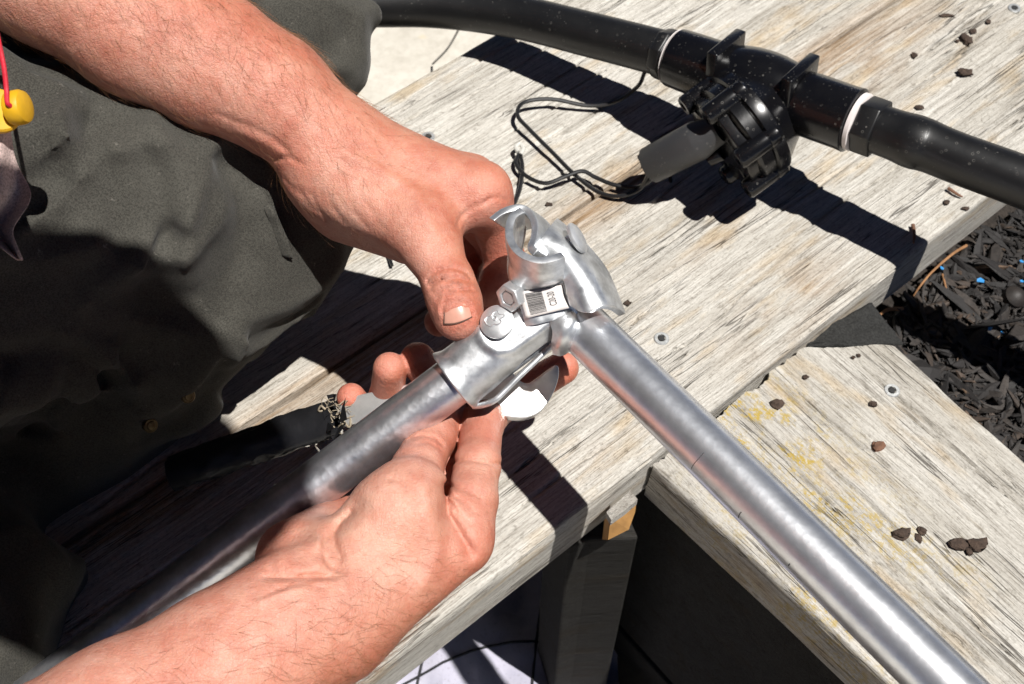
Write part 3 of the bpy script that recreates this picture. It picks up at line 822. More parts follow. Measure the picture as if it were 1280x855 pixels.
m = MB(); m.grid(rows); m.build("front_half", M_CLAMP, clamp, solid=.0032, bevel=.0006)
# rear half round the back of the left pipe with its turned-out flange
rows = []
for i in range(30):
    s_ = i/29; ax_p = base0+u_*(Lc*s_+.002)
    r_ = []
    for j in range(26):
        ph = math.radians(-102-160*j/25); R0 = PR+.0016
        r_.append(ax_p+(wv_*math.cos(ph)+nv_*math.sin(ph))*R0)
    rows.append(r_)
m = MB(); m.grid(rows); m.build("rear_half", M_CLAMP, clamp, solid=.0030)
fl = catmull([C(590, 508, -.004), C(602, 507, -.001), C(618, 501, .001), (C(634, 486, .001)), C(650, 470, .001), C(668, 453, .001), C(690, 432, .000), C(712, 418, -.002)], 6)
rows = [[p-toc*t for t in np.linspace(0, .016, 6)] for p in fl]
m = MB(); m.grid(rows); m.build("rear_flange", M_CLAMP, clamp, solid=.0030)
# third collar: front hook with the label plate
def sheet(rows, name, solid=.0040, sub=2, mat=M_CLAMP, cols=6, rws=5):
    # smooth a coarse control grid
    R_ = [catmull(r, cols) for r in rows]
    Cc = [catmull([R_[i][j] for i in range(len(R_))], rws) for j in range(len(R_[0]))]
    A = np.array(Cc); m = MB(); m.grid(A); return m.build(name, mat, clamp, solid=solid, bevel=.0007)
def rim(dy, dx, z0, sx=1.0, cx=668):
    pts = [(653, 262), (641, 271), (637, 288), (641, 305), (653, 318), (672, 325), (690, 323), (703, 318)]
    return [C(cx+(x-cx)*sx+dx, y+dy, z0+((y-292)/2.38)*.00080) for x, y in pts]
rows = [rim(0, 0, .034, 1.02), rim(7, 0, .0305, 1.03), rim(15, 0, .027, 1.0), rim(26, 1, .022, .96),
        [C(646, 330, .008), C(641, 338, .013), C(640, 346, .019), C(645, 353, .023), C(657, 357, .025), C(674, 356, .025), C(691, 352, .024), C(703, 347, .022)],
        [C(645, 362, .016), C(650, 364, .019), C(658, 364, .021), C(667, 363, .021), C(676, 362, .021), C(685, 360, .021), C(695, 358, .021), C(705, 356, .020)],
        [C(653, 385, .018), C(660, 385, .0195), C(668, 384, .0195), C(676, 382, .0195), C(685, 380, .0195), C(693, 378, .019), C(701, 376, .0185), C(708, 374, .018)],
        [C(659, 406, .0155), C(666, 405, .017), C(674, 404, .018), C(682, 402, .018), C(690, 400, .018), C(698, 398, .0175), C(706, 396, .0165), C(714, 394, .015)]]
sheet(rows, "front_hook")
# rear hook and the arm over the right pipe
def rim2(dx, dy, z):
    pts = [(614, 274), (626, 265), (640, 260), (652, 260), (662, 267), (668, 280), (667, 296), (663, 308), (669, 316)]
    return [C(x+dx, y+dy, z+((y-288)/2.38)*.0008) for x, y in pts]
rows = [rim2(0, 0, .030), rim2(4, 3, .027), rim2(12, 8, .020), rim2(20, 14, .012), rim2(26, 22, .004)]
sheet(rows, "rear_hook")
rows = [[C(668, 318, .026), C(676, 302, .028), C(683, 290, .024), C(690, 280, .014), C(694, 276, .004)],
        [C(692, 330, .028), C(700, 314, .030), C(707, 304, .025), C(713, 298, .013), C(717, 295, .002)],
        [C(706, 350, .027), C(716, 336, .030), C(724, 326, .026), C(731, 318, .014), C(736, 314, .003)],
        [C(710, 364, .026), C(728, 360, .030), C(740, 350, .027), C(750, 344, .016), C(756, 340, .006)],
        [C(714, 376, .024), C(734, 386, .030), C(750, 377, .029), C(763, 376, .021), C(773, 379, .012)],
        [C(716, 380, .0235), C(735, 391, .030), C(753, 384, .030), C(767, 386, .022), C(778, 394, .013)]]
sheet(rows, "rear_arm")
# rolled lobe where the front half meets the right pipe
rows = [[C(690, 402, .017), C(701, 398, .021), (C(712, 392, .019)), C(718, 388, .010)],
        [C(694, 415, .018), C(704, 411, .023), C(715, 403, .022), C(722, 397, .013)],
        [C(692, 430, .012), C(702, 428, .019), C(713, 419, .019), C(720, 410, .012)],
        [C(694, 440, .004), C(702, 441, .009), C(711, 434, .010), C(717, 425, .006)]]
sheet(rows, "rolled_lobe")
def bolt_head(c, ax, r, name="bolt_head", h=.0045, parent=clamp):
    m = MB(); m.lathe(c, ax, [(-.006, r*.45), (-.0015, r*.45), (-.0015, r*.97), (-.0005, r), (.0004, r*.985), (h*.55, r*.82), (h*.85, r*.5), (h, r*.02)], 40)
    return m.build(name, M_BOLT, parent)
bax = nrm(wv_*.86+nv_*.36)
bcen = C(621, 402, .0185)
bh = bolt_head(bcen, bax, .0092, h=.0022)
# raised mark on the bolt head
e1 = nrm(u_-bax*(u_@bax)); e2 = np.cross(bax, e1)
if e2@cU < 0: e2 = -e2
em = [(-.55, .15), (-.5, .42), (-.25, .5), (-.05, .40), (.2, .48), (.42, .40), (.38, .2), (.55, .05), (.5, -.12), (.25, -.10), (.2, -.3), (-.05, -.28), (-.2, -.15), (-.42, -.12), (-.55, .15)]
def onb(a, b):
    r2 = math.hypot(a, b); z = .0022*(1-.42*r2*r2-.1*r2)+.0004; return bcen+e1*a*.0092+e2*b*.0092+bax*(z-.0003)
for pl_ in (em, [(-.1, .22), (0, .3), (.12, .24), (.12, .08), (0, .02), (-.08, .08)]):
    m = MB(); m.tube([onb(*q[:2]) for q in catmull([np.array([*q, 0]) for q in pl_], 4)], .0004, 6); m.build("raised_mark", M_BOLT, clamp)
bx2 = nrm(cR*.80+cU*.42-cF*.35)
bolt_head(C(722, 297, .024), bx2, .0086, h=.0025)
m = MB(); m.box(C(715, 301, .020), bx2*.004, nrm(np.cross(bx2, cU))*.0034, nrm(np.cross(bx2, np.cross(bx2, cU)))*.0034); m.build("bolt_shank", M_BOLT, clamp, bevel=.0004)
nx = nrm(-cR*.62-cU*.42-cF*.66)
m = MB(); m.lathe(C(641, 369, .021), nx, [(-.004, .0062), (-.004, .0080), (.0042, .0080), (.0046, .0074), (.0046, .0046), (.002, .0044)], 6, ref=cU); m.build("nut", M_BOLT, clamp, bevel=.0006)
m = MB(); m.lathe(C(641, 369, .021), nx, [(-.010, .0040), (.0034, .0040), (.0040, .0034)], 20); m.build("bolt_shank", M_BOLT, clamp)
# label
la, lb_, lc, ld = C(648.5, 365, .0248), C(703, 356, .0246), C(712, 385, .0222), C(657.5, 398, .0222)
def lab(a, b, off=0.0):   # a: 0..1 along top edge, b: 0..1 down
    p = (la*(1-a)+lb_*a)*(1-b)+(ld*(1-a)+lc*a)*b
    return p+toc*(off+.0006*math.sin(a*3.14)+.0003*math.sin(b*5+a*3))
m = MB(); m.grid([[lab(a, b) for a in np.linspace(0, 1, 14)] for b in np.linspace(0, 1, 10)]); lo_ = m.build("label", M_LABEL, clamp, solid=.0002)
m = MB()
rr_ = random.Random(3); y = .10
while y < .92:
    t = rr_.choice([.012, .018, .03]); 
    m.grid([[lab(a, b, .00035) for a in np.linspace(.12, .50, 8)] for b in (y, y+t)]); y += t+rr_.choice([.014, .02])
m.build("barcode", M_PRINT, lo_, smooth=False)
tcu = bpy.data.curves.new("txt", 'FONT'); tcu.body = "C20-20"; tcu.size = 1.0
to = bpy.data.objects.new("txt", tcu); COL.objects.link(to); bpy.context.view_layer.update()
tm = to.to_mesh(); tv = np.array([q.co[:] for q in tm.vertices]); tf = [tuple(q.vertices) for q in tm.polygons]
to.to_mesh_clear(); bpy.data.objects.remove(to); 
mn, mx = tv.min(0), tv.max(0); tn = (tv[:, :2]-mn[:2])/(mx[:2]-mn[:2])
# the text runs up the label (turned by a quarter and upside down as in the photo)
vv = [lab(.62+.13*b, .85-.62*a, .00035) if False else lab(.60+.16*(1-b), .20+.55*(1-a), .00038) for a, b in tn]
mt_ = MB(); mt_.add(vv, tf); mt_.build("printed_number", M_PRINT, lo_, smooth=False)

# ------------------------------------------------------------------ spanner behind the clamp
sp = empty("spanner", P(560, 500, .70)); tag(sp, "bright steel spanner with black taped handle held under the clamp", "spanner")
def S(x, y, dd=0.0): return P(x, y, .682+dd)
sn = nrm(-cF*.9+cU*.25+cR*.1)
hp = [(582, 500), (596, 511), (622, 519), (650, 523), (668, 519), (680, 510), (690, 495), (697, 477), (699, 463), (696, 456), (686, 461), (670, 473), (659, 479), (648, 474), (640, 464), (630, 455), (612, 462), (596, 470), (585, 482)]
hp = [q[:2] for q in catmull([np.array([*q, 0]) for q in hp], 3)][:-1]
m = MB(); m.prism([S(x, y, .012*(y-490)/80*-1.0+.004) for x, y in hp], -sn*.0085); m.build("jaw_head", M_STEEL, sp, bevel=.0012)
a0, a1 = S(600, 480, .008), S(425, 517, .030)
ax_ = nrm(a1-a0); wd = nrm(np.cross(ax_, sn))
m = MB(); c_ = (a0+a1)/2; m.box(c_, ax_*np.linalg.norm(a1-a0)/2, wd*.0085, sn*.0026); m.build("shaft", M_STEEL, sp, bevel=.0012)
# taped handle: crinkled sleeve
h0, h1 = S(418, 522, .028), P(215, 592, .745)
hx = nrm(h1-h0); hw = nrm(np.cross(hx, sn)); hn = np.cross(hw, hx); Lh = np.linalg.norm(h1-h0)
m = MB(); rows = []
for i in range(60):
    t = i/59; c_ = h0+hx*Lh*t; r_ = []
    for j in range(33):
        q = 2*math.pi*j/32
        nz = 1+.10*float(fbm(np.array([t*9, math.cos(q)*2.2, math.sin(q)*2.2]), 3, 3))
        r_.append(c_+(hw*math.cos(q)*.0112+hn*math.sin(q)*.0062)*nz)
    rows.append(r_)
m.grid(rows); m.build("taped_handle", M_TAPE, sp)
# torn tape end and frayed fibres
m = MB()
for k in range(9):
    t = 2*math.pi*k/9; b_ = h0+hx*random.uniform(-.001, .006)+(hw*math.cos(t)*.0108+hn*math.sin(t)*.0065)
    d_ = nrm(-hx*1.0+(hw*math.cos(t)+hn*math.sin(t))*random.uniform(-.4, 1.0)); L_ = random.uniform(.004, .014)
    e_ = nrm(np.cross(d_, hn))*random.uniform(.0015, .004)
    m.add([b_-e_, b_+e_, b_+d_*L_*.6+e_*.5+hn*.002, b_+d_*L_+hn*random.uniform(-.002, .004), b_+d_*L_*.6-e_*.6], [(0, 1, 2, 3, 4)])
m.add([S(424, 528, .018), S(434, 524, .016), S(431, 508, .008), S(432, 497, .004), S(427, 510, .008)], [(0, 1, 2, 3, 4)])
m.build("torn_tape", M_TAPE, sp, solid=.0006, smooth=False)
m = MB()
for k in range(22):
    b_ = h0+hx*random.uniform(-.010, .004)+hw*random.uniform(-.010, .010)+hn*random.uniform(0, .006)
    pts = [b_]
    for q in range(4): pts.append(pts[-1]+np.array([random.gauss(0, 1), random.gauss(0, 1), random.gauss(0, 1)])*.0017-hx*.0008)
    m.tube(catmull(pts, 3), random.uniform(.00018, .00035) if k % 10 else .0006, 5)
m.build("frayed_fibres", M_FIBRE, sp)

# ------------------------------------------------------------------ implicit surfaces for the person
class Field:
    def __init__(self, lo, hi, h):
        self.lo = np.asarray(lo, float); self.h = h
        self.n = np.ceil((np.asarray(hi)-self.lo)/h).astype(int)+1
        self.ax = [self.lo[k]+h*np.arange(self.n[k]) for k in range(3)]
    def new(self): return np.full(self.n, 1.0, np.float32)
    def box(self, lo, hi):
        a = np.clip(np.floor((lo-self.lo)/self.h).astype(int), 0, self.n-1); b = np.clip(np.ceil((hi-self.lo)/self.h).astype(int)+1, 0, self.n)
        return tuple(slice(a[k], b[k]) for k in range(3))
    def coords(self, sl):
        return [self.ax[0][sl[0]].astype(np.float32)[:, None, None], self.ax[1][sl[1]].astype(np.float32)[None, :, None], self.ax[2][sl[2]].astype(np.float32)[None, None, :]]
    def cone(self, F, a, b, ra, rb, k=.008, flat=None):
        """tapered capsule, smoothly joined; flat=(direction, factor>1 thinner)"""
        a = np.asarray(a, float); b = np.asarray(b, float); R = max(ra, rb)+max(k, .004)+.006
        sl = self.box(np.minimum(a, b)-R, np.maximum(a, b)+R)
        X, Y, Z = self.coords(sl)
        if 0 in (X.size, Y.size, Z.size): return
        d = b-a; dd = d@d+1e-12
        t = np.clip(((X-a[0])*d[0]+(Y-a[1])*d[1]+(Z-a[2])*d[2])/dd, 0, 1)
        vx = X-a[0]-t*d[0]; vy = Y-a[1]-t*d[1]; vz = Z-a[2]-t*d[2]
        if flat is not None:
            n_, f_ = flat; s_ = (vx*n_[0]+vy*n_[1]+vz*n_[2])*(f_-1); vx = vx+n_[0]*s_; vy = vy+n_[1]*s_; vz = vz+n_[2]*s_
        g_ = np.sqrt(vx*vx+vy*vy+vz*vz)-(ra+(rb-ra)*t)
        f0 = F[sl]
        h_ = np.maximum(k-np.abs(f0-g_), 0)/max(k, 1e-6)
        F[sl] = np.minimum(f0, g_)-h_*h_*k*.25
    def chain(self, F, pts, k=.006, flat=None):
        for (p, r), (q, s_) in zip(pts[:-1], pts[1:]): self.cone(F, p, q, r, s_, k, flat)
    def groove(self, F, poly, depth, width, dmax, dmin=0.3):
        """carve (depth>0) or raise a line drawn over the visible side; poly in photo directions"""
        xs_ = [q[0] for q in poly]; ys_ = [q[1] for q in poly]; pad = width*3+4
        cs = np.array([P(x, y, d) for x in (min(xs_)-pad, max(xs_)+pad) for y in (min(ys_)-pad, max(ys_)+pad) for d in (dmin, dmax)])
        sl = self.box(cs.min(0), cs.max(0)); X, Y, Z = self.coords(sl)
        if 0 in (X.size, Y.size, Z.size): return
        dep = Y*cF[1]+(Z-CAM_H)*cF[2]+0*X; up_ = Y*cU[1]+(Z-CAM_H)*cU[2]+0*X
        px = 640+FPX*X/dep; py = 427.5-FPX*up_/dep
        dist = segdist(px, py, poly)
        F[sl] += (depth*np.exp(-(dist/width)**2)*((dep < dmax) & (dep > dmin))).astype(np.float32)

def surface_nets(F, lo, h, smooth=2):
    for ax in range(3):                      # close the surface at the border
        for e in (0, -1):
            sl_ = [slice(None)]*3; sl_[ax] = e; F[tuple(sl_)] = np.maximum(F[tuple(sl_)], h*.5)
    ins = F < 0
    n = F.shape
    c = np.zeros(tuple(q-1 for q in n), np.uint8)
    for a in (0, 1):
        for b in (0, 1):
            for d in (0, 1): c += ins[a:n[0]-1+a, b:n[1]-1+b, d:n[2]-1+d]
    act = (c > 0) & (c < 8); I, J, K = np.nonzero(act)
    idx = np.full(act.shape, -1, np.int32); idx[I, J, K] = np.arange(len(I))
    cor = {(a, b, d): F[I+a, J+b, K+d].astype(np.float64) for a in (0, 1) for b in (0, 1) for d in (0, 1)}
    S_ = np.zeros((len(I), 3)); W_ = np.zeros(len(I))
    ks = list(cor)
    for p in ks:
        for ax in range(3):
            if p[ax] == 0:
                q = list(p); q[ax] = 1; q = tuple(q); f0, f1 = cor[p], cor[q]
                mk = (f0 < 0) != (f1 < 0); t = np.where(mk, f0/(f0-f1+1e-12), 0)
                for e in range(3): S_[:, e] += np.where(mk, p[e]+(t if e == ax else 0), 0)
                W_ += mk
    V = lo+(np.stack([I, J, K], 1)+S_/W_[:, None])*h
    faces = []
    for ax in range(3):
        o = [0, 1, 2]; o.remove(ax); b, d = o
        s0 = [slice(None)]*3; s1 = [slice(None)]*3; s0[ax] = slice(0, n[ax]-1); s1[ax] = slice(1, n[ax])
        A_, B_ = ins[tuple(s0)], ins[tuple(s1)]
        E = np.nonzero(A_ != B_); E = [e.copy() for e in E]
        ok = (E[b] > 0) & (E[d] > 0) & (E[b] < n[b]-1) & (E[d] < n[d]-1)
        E = [e[ok] for e in E]; flip = A_[tuple(E)]
        def cell(db, dd_):
            q = [e.copy() for e in E]; q[b] -= db; q[d] -= dd_; return idx[tuple(q)]
        qd = np.stack([cell(1, 1), cell(0, 1), cell(0, 0), cell(1, 0)], 1)
        if ax == 1: flip = ~flip
        qd[~flip] = qd[~flip][:, ::-1]
        faces.append(qd)
    Fq = np.concatenate(faces)
    for _ in range(smooth):
        acc = np.zeros_like(V); cnt = np.zeros(len(V))
        for k in range(4):
            for k2 in ((k+1) % 4, (k+3) % 4):
                np.add.at(acc, Fq[:, k], V[Fq[:, k2]]); np.add.at(cnt, Fq[:, k], 1)
        V = V*.5+.5*acc/np.maximum(cnt, 1)[:, None]
    # keep the largest connected piece only
    lab_ = np.arange(len(V))
    while True:
        mn_ = lab_[Fq].min(1); new = lab_.copy()
        for k in range(4): np.minimum.at(new, Fq[:, k], mn_)
        new = new[new]
        if (new == lab_).all(): break
        lab_ = new
    u_l, ct = np.unique(lab_, return_counts=True); best = u_l[ct.argmax()]; keep = lab_ == best
    remap = np.cumsum(keep)-1
    V, Fq = V[keep], remap[Fq[keep[Fq[:, 0]]]]
    vol = np.einsum('ij,ij->i', V[Fq[:, 0]], np.cross(V[Fq[:, 1]], V[Fq[:, 2]])).sum()+np.einsum('ij,ij->i', V[Fq[:, 0]], np.cross(V[Fq[:, 2]], V[Fq[:, 3]])).sum()
    if vol < 0: Fq = Fq[:, ::-1]
    return V, Fq

toward = -cF
# ---- upper (left) arm and hand
def build_left():
    fl = Field(P(-150, -60, .78)-.06, np.array([0.06, .62, .42]), .0012)
    ref = [P(-90, -160, .62), P(700, 430, .80), P(300, -30, .60), P(430, 330, .80), P(-60, 120, .62), P(640, 230, .78), P(575, 430, .60), P(520, 430, .76)]
    lo = np.min(ref, 0)-.05; hi = np.max(ref, 0)+.03
    fl = Field(lo, hi, .0012)
    palm = fl.new()
    arm = [(P(-120, -176, .615), .0465), (P(60, -48, .632), .0405), (P(180, 32, .648), .0376), (P(262, 76, .655), .0350), (P(338, 116, .662), .0298), (P(412, 178, .670), .0275)]
    fl.chain(palm, arm, .012)
    kp = .014
    fl.cone(palm, P(428, 194, .676), P(601, 240, .664), .0265, .0150, kp)
    fl.cone(palm, P(428, 198, .690), P(588, 228, .694), .0260, .0145, kp)
    fl.cone(palm, P(422, 208, .702), P(568, 240, .718), .0250, .0140, kp)
    fl.cone(palm, P(420, 222, .712), P(545, 256, .738), .0220, .0130, kp)
    fl.cone(palm, P(415, 220, .672), P(527, 284, .652), .0250, .0168, kp)
    fl.cone(palm, P(440, 256, .690), P(512, 292, .676), .0225, .0165, kp)
    fl.cone(palm, P(530, 272, .668), P(588, 250, .670), .0125, .0120, .02)
    digits = [
        [(P(527, 284, .652), .0160), (P(545, 320, .646), .0142), (P(560, 352, .641), .0136), (P(569, 378, .638), .0134), (P(574, 398, .636), .0118)],
        [(P(601, 240, .664), .0148), (P(622, 284, .690), .0128), (P(631, 332, .706), .0115), (P(616, 366, .702), .0105)],
        [(P(588, 228, .694), .0145), (P(622, 292, .726), .0128), (P(640, 345, .730), .0115), (P(628, 386, .720), .0105)],
        [(P(568, 240, .718), .0138), (P(622, 306, .752), .0120), (P(636, 352, .748), .0110), (P(604, 392, .730), .0100)],
        [(P(545, 256, .738), .0125), (P(588, 318, .764), .0108), (P(578, 364, .750), .0098), (P(549, 402, .716), .0090)]]
    out = palm.copy()
    for i, d in enumerate(digits):
        g = palm.copy() if i else palm.copy()
        t = fl.new(); fl.chain(t, d, .004)
        if i == 0: fl.cone(t, P(566, 372, .640), P(572, 392, .638), .0136, .0130, .004)
        k = .014 if i == 0 else .009
        h_ = np.maximum(k-np.abs(palm-t), 0)/k; gg = np.minimum(palm, t)-h_*h_*k*.25
        k2 = .0012; h_ = np.maximum(k2-np.abs(out-gg), 0)/k2; out = np.minimum(out, gg)-h_*h_*k2*.25
    F = out
    Gv = lambda poly, dp, wd, dm=.72: fl.groove(F, poly, dp, wd, dm)
    # thumb knuckle wrinkles
    Gv([(534, 352), (540, 342), (552, 336), (566, 335), (580, 339), (590, 349)], .0017, 2.0, .66)
    Gv([(538, 358), (550, 350), (562, 350), (570, 347), (588, 352)], .0019, 1.8, .66)
    Gv([(541, 366), (556, 361), (572, 362), (588, 362)], .0014, 1.8, .66)
    Gv([(546, 372), (560, 369), (576, 371)], .0010, 1.6, .66)
    # nail bed
    Gv([(553, 392), (552, 384), (557, 378), (568, 375), (580, 377), (588, 383), (592, 394)], .0010, 1.6, .66)
    Gv([(549, 396), (548, 384), (554, 374), (568, 370), (582, 372), (592, 380), (595, 392)], -.0009, 3.0, .66)
    # web and index base folds
    Gv([(571, 285), (575, 272), (586, 262), (600, 255), (609, 250)], .0009, 2.2, .69)
    Gv([(603, 257), (612, 248), (622, 247), (632, 250)], .0012, 2.0, .70)
    # wrist folds
    for (x, y, l, dp, wd) in ((384, 250, 30, .0004, 2.5), (398, 258, 36, .0006, 2.2), (407, 250, 26, .0003, 2.0), (420, 262, 34, .0006, 2.4), (431, 256, 24, .0004, 1.8), (447, 268, 32, .0005, 2.4), (461, 258, 22, .0003, 2.0), (470, 272, 30, .0004, 2.6), (364, 232, 20, .0005, 2.2)):
        Gv([(x-9, y-l*.5), (x-4, y-l*.1), (x+3, y+l*.2), (x+12, y+l*.5)], dp, wd, .70)
    Gv([(270, 142), (292, 151), (318, 160), (340, 172), (362, 190)], .0007, 3.0, .68)
    Gv([(300, 165), (330, 178), (352, 192)], -.0006, 4.0, .68)
    Gv([(345, 200), (360, 196), (380, 206)], .0010, 3.0, .68)
    # tendon of the thumb
    Gv([(430, 190), (480, 215), (520, 240), (540, 285)], -.0012, 7, .68)
    # scratch
    Gv([(112, 38), (128, 31), (150, 29)], .0004, 1.6, .66)
    return surface_nets(F, lo, .0012, 1)

def build_right():
    ref = [P(-140, 900, .52), P(740, 420, .74), P(300, 620, .60), P(640, 860, .56), P(0, 1120, .56), P(-180, 1130, .50), P(420, 480, .74)]
    lo = np.min(ref, 0)-.045; hi = np.max(ref, 0)+.03
    fl = Field(lo, hi, .0012)
    palm = fl.new()
    arm = [(P(-170, 1112, .50), .048), (P(20, 1006, .528), .0440), (P(160, 918, .545), .0395), (P(285, 838, .562), .0350), (P(365, 785, .577), .0325), (P(408, 765, .588), .0315)]
    fl.chain(palm, arm, .014)
    kp = .013
    fl.cone(palm, P(420, 765, .590), P(573, 676, .607), .0300, .0165, kp)
    fl.cone(palm, P(415, 755, .612), P(540, 690, .640), .0270, .0160, kp)
    fl.cone(palm, P(405, 745, .630), P(508, 690, .668), .0250, .0150, kp)
    fl.cone(palm, P(395, 735, .640), P(475, 688, .690), .0230, .0145, kp)
    # heel of the hand
    fl.cone(palm, P(368, 697, .600), P(430, 668, .655), .0185, .0205, .005)
    # thenar
    fl.cone(palm, P(446, 700, .597), P(500, 640, .600), .0255, .0205, .012)
    fl.cone(palm, P(500, 640, .600), P(516, 618, .604), .0200, .0170, .014)
    # web to index
    fl.cone(palm, P(535, 655, .612), P(572, 658, .618), .0125, .0125, .014)
    digits = [
        [(P(514, 622, .609), .0165), (P(521, 588, .625), .0133), (P(538, 548, .655), .0132), (P(566, 498, .694), .0110)],
        [(P(573, 676, .607), .0160), (P(589, 626, .621), .0134), (P(597, 580, .640), .0120), (P(603, 530, .674), .0116), (P(624, 506, .724), .0112), (P(703, 460, .724), .0100)],
        [(P(540, 690, .640), .0155), (P(560, 592, .672), .0122), (P(566, 505, .716), .0115), (P(522, 450, .702), .0105)],
        [(P(508, 690, .668), .0150), (P(532, 592, .712), .0120), (P(520, 512, .738), .0112), (P(484, 496, .718), .0104), (P(487, 461, .696), .0098)],
        [(P(475, 688, .690), .0140), (P(478, 600, .732), .0105), (P(462, 530, .738), .0098), (P(439, 497, .716), .0088)]]
    out = palm.copy()
    for i, d in enumerate(digits):
        t = fl.new(); fl.chain(t, d, .004)
        k = .007
        h_ = np.maximum(k-np.abs(palm-t), 0)/k; gg = np.minimum(palm, t)-h_*h_*k*.25
        k2 = .0015; h_ = np.maximum(k2-np.abs(out-gg), 0)/k2; out = np.minimum(out, gg)-h_*h_*k2*.25
    F = out
    Gv = lambda poly, dp, wd, dm=.70: fl.groove(F, poly, dp, wd, dm)
    Gv([(440, 640), (424, 655), (417, 668), (419, 684), (426, 698)], .0018, 3.4, .66)
    Gv([(446, 634), (424, 655), (414, 670), (414, 690), (420, 706)], .0030, 13, .66)
    Gv([(340, 716), (372, 722), (408, 722)], .0022, 9, .64)
    Gv([(352, 690), (372, 684), (392, 680)], -.0020, 14, .64)
    Gv([(408, 672), (402, 690), (412, 708), (430, 716)], .0012, 3.0, .64)
    Gv([(398, 676), (404, 690), (398, 704)], -.0010, 4.0, .64)
    Gv([(330, 722), (360, 722), (395, 720), (420, 722)], .0017, 3.0, .64)
    Gv([(345, 735), (380, 731), (410, 735)], .0008, 2.6, .64)
    Gv([(325, 752), (350, 742), (390, 728), (415, 726)], -.0011, 4.5, .62)
    Gv([(330, 745), (360, 733), (395, 724)], .0008, 2.4, .62)
    Gv([(488, 598), (498, 600), (506, 608)], .0016, 2.6, .64)
    Gv([(506, 612), (520, 620), (540, 622)], .0006, 3.0, .64)
    Gv([(512, 548), (528, 544), (545, 548), (553, 556)], .0013, 2.2, .68)
    Gv([(518, 556), (534, 552), (552, 562)], .0008, 1.8, .68)
    Gv([(566, 578), (585, 575), (604, 578), (624, 580)], .0017, 2.2, .67)
    Gv([(570, 573), (590, 571), (618, 574)], .0008, 1.6, .67)
    Gv([(556, 606), (570, 609), (586, 614), (600, 622)], .0012, 2.4, .66)
    Gv([(556, 610), (559, 640), (573, 664), (588, 690)], .0034, 8.0, .66)
    Gv([(556, 614), (560, 642), (574, 664), (586, 684)], .0012, 3.0, .66)
    Gv([(530, 610), (540, 650), (548, 690), (530, 730)], -.0020, 12, .66)
    Gv([(563, 628), (572, 642), (590, 655)], .0010, 3.0, .66)
    Gv([(563, 618), (580, 628), (592, 640)], .0008, 2.6, .66)
    for x0 in (470, 483, 496, 510):
        Gv([(x0-10, 630), (x0-4, 650), (x0-8, 675)], .0003, 4, .64)
    for k in range(6):
        x0 = 424+k*9; Gv([(x0, 650+k*3), (x0+3, 675+k*2), (x0+8, 700)], .00035, 3, .64)
    return surface_nets(F, lo, .0012, 1)

LV, LF = build_left()
RV, RF = build_right()

# ---- rest of the body, mostly out of the picture: upper arms, trunk, neck, head
sh_l, sh_r = np.array([-.34, .47, .74]), np.array([-.31, -.03, .77])
el_l, el_r = P(-120, -170, .615), P(-170, 1112, .50)
neck = np.array([-.16, .20, .88]); hd = np.array([.018, .137, .96]); hip = np.array([-.72, .33, .30])
lo = np.array([-1.0, -.22, .05]); hi = np.array([.22, .80, 1.18])
fb = Field(lo, hi, .011); B_ = fb.new()
fb.chain(B_, [(el_l, .050), (sh_l, .062)], .03); fb.chain(B_, [(el_r, .050), (sh_r, .062)], .03)
fb.cone(B_, hip, (sh_l+sh_r)/2+np.array([-.02, 0, .02]), .16, .17, .06); fb.cone(B_, sh_l, sh_r, .075, .075, .08)
fb.cone(B_, (sh_l+sh_r)/2+np.array([0, 0, .06]), neck, .075, .062, .05); fb.cone(B_, neck, hd, .062, .070, .04)
hx_ = nrm([.80, -.05, -.55]); hu_ = nrm(np.cross(np.cross(hx_, [0, 0, 1.0]), hx_))
fb.cone(B_, hd-hx_*.02+hu_*.02, hd+hx_*.015+hu_*.03, .092, .084, .03); fb.cone(B_, hd+hx_*.03-hu_*.06, hd+hx_*.05-hu_*.09, .060, .036, .04)
fb.cone(B_, hd+hx_*.095+hu_*.01, hd+hx_*.115-hu_*.025, .010, .015, .015)
BV, BF = surface_nets(B_, lo, .011, 2)

person = empty("person", (-.35, .30, 0))
tag(person, "person in dark work trousers, bare forearms, fitting the clamp with both hands", "person")
def tmpobj(v, f):
    q = bpy.data.meshes.new("tmp"); q.from_pydata(v.tolist(), [], f.tolist()); q.update()
    o = bpy.data.objects.new("tmp", q); COL.objects.link(o); return o
oB_, oL_, oR_ = tmpobj(BV, BF), tmpobj(LV, LF), tmpobj(RV, RF)
for q in (oL_, oR_):
    bmod = oB_.modifiers.new("u", 'BOOLEAN'); bmod.operation = 'UNION'; bmod.solver = 'MANIFOLD'; bmod.object = q
bpy.context.view_layer.update()
me = bpy.data.meshes.new_from_object(oB_.evaluated_get(bpy.context.evaluated_depsgraph_get())); me.name = "body"
print("union, manifold:", len(me.vertices), len(LV), len(RV), len(BV))
if len(me.vertices) < .9*(len(LV)+len(RV)):
    for bmod in oB_.modifiers: bmod.solver = 'EXACT'
    bpy.context.view_layer.update()
    me = bpy.data.meshes.new_from_object(oB_.evaluated_get(bpy.context.evaluated_depsgraph_get())); me.name = "body"
    print("union, exact:", len(me.vertices))
for q in (oB_, oL_, oR_): bpy.data.objects.remove(q)
V = np.empty(len(me.vertices)*3); me.vertices.foreach_get("co", V); V = V.reshape(-1, 3)
me.materials.clear()
me.polygons.foreach_set("use_smooth", [True]*len(me.polygons)); me.materials.append(M_SKIN)
body = bpy.data.objects.new("body", me); COL.objects.link(body); body.parent = person; body.matrix_parent_inverse = Matrix.Translation(-Vector(person.location))
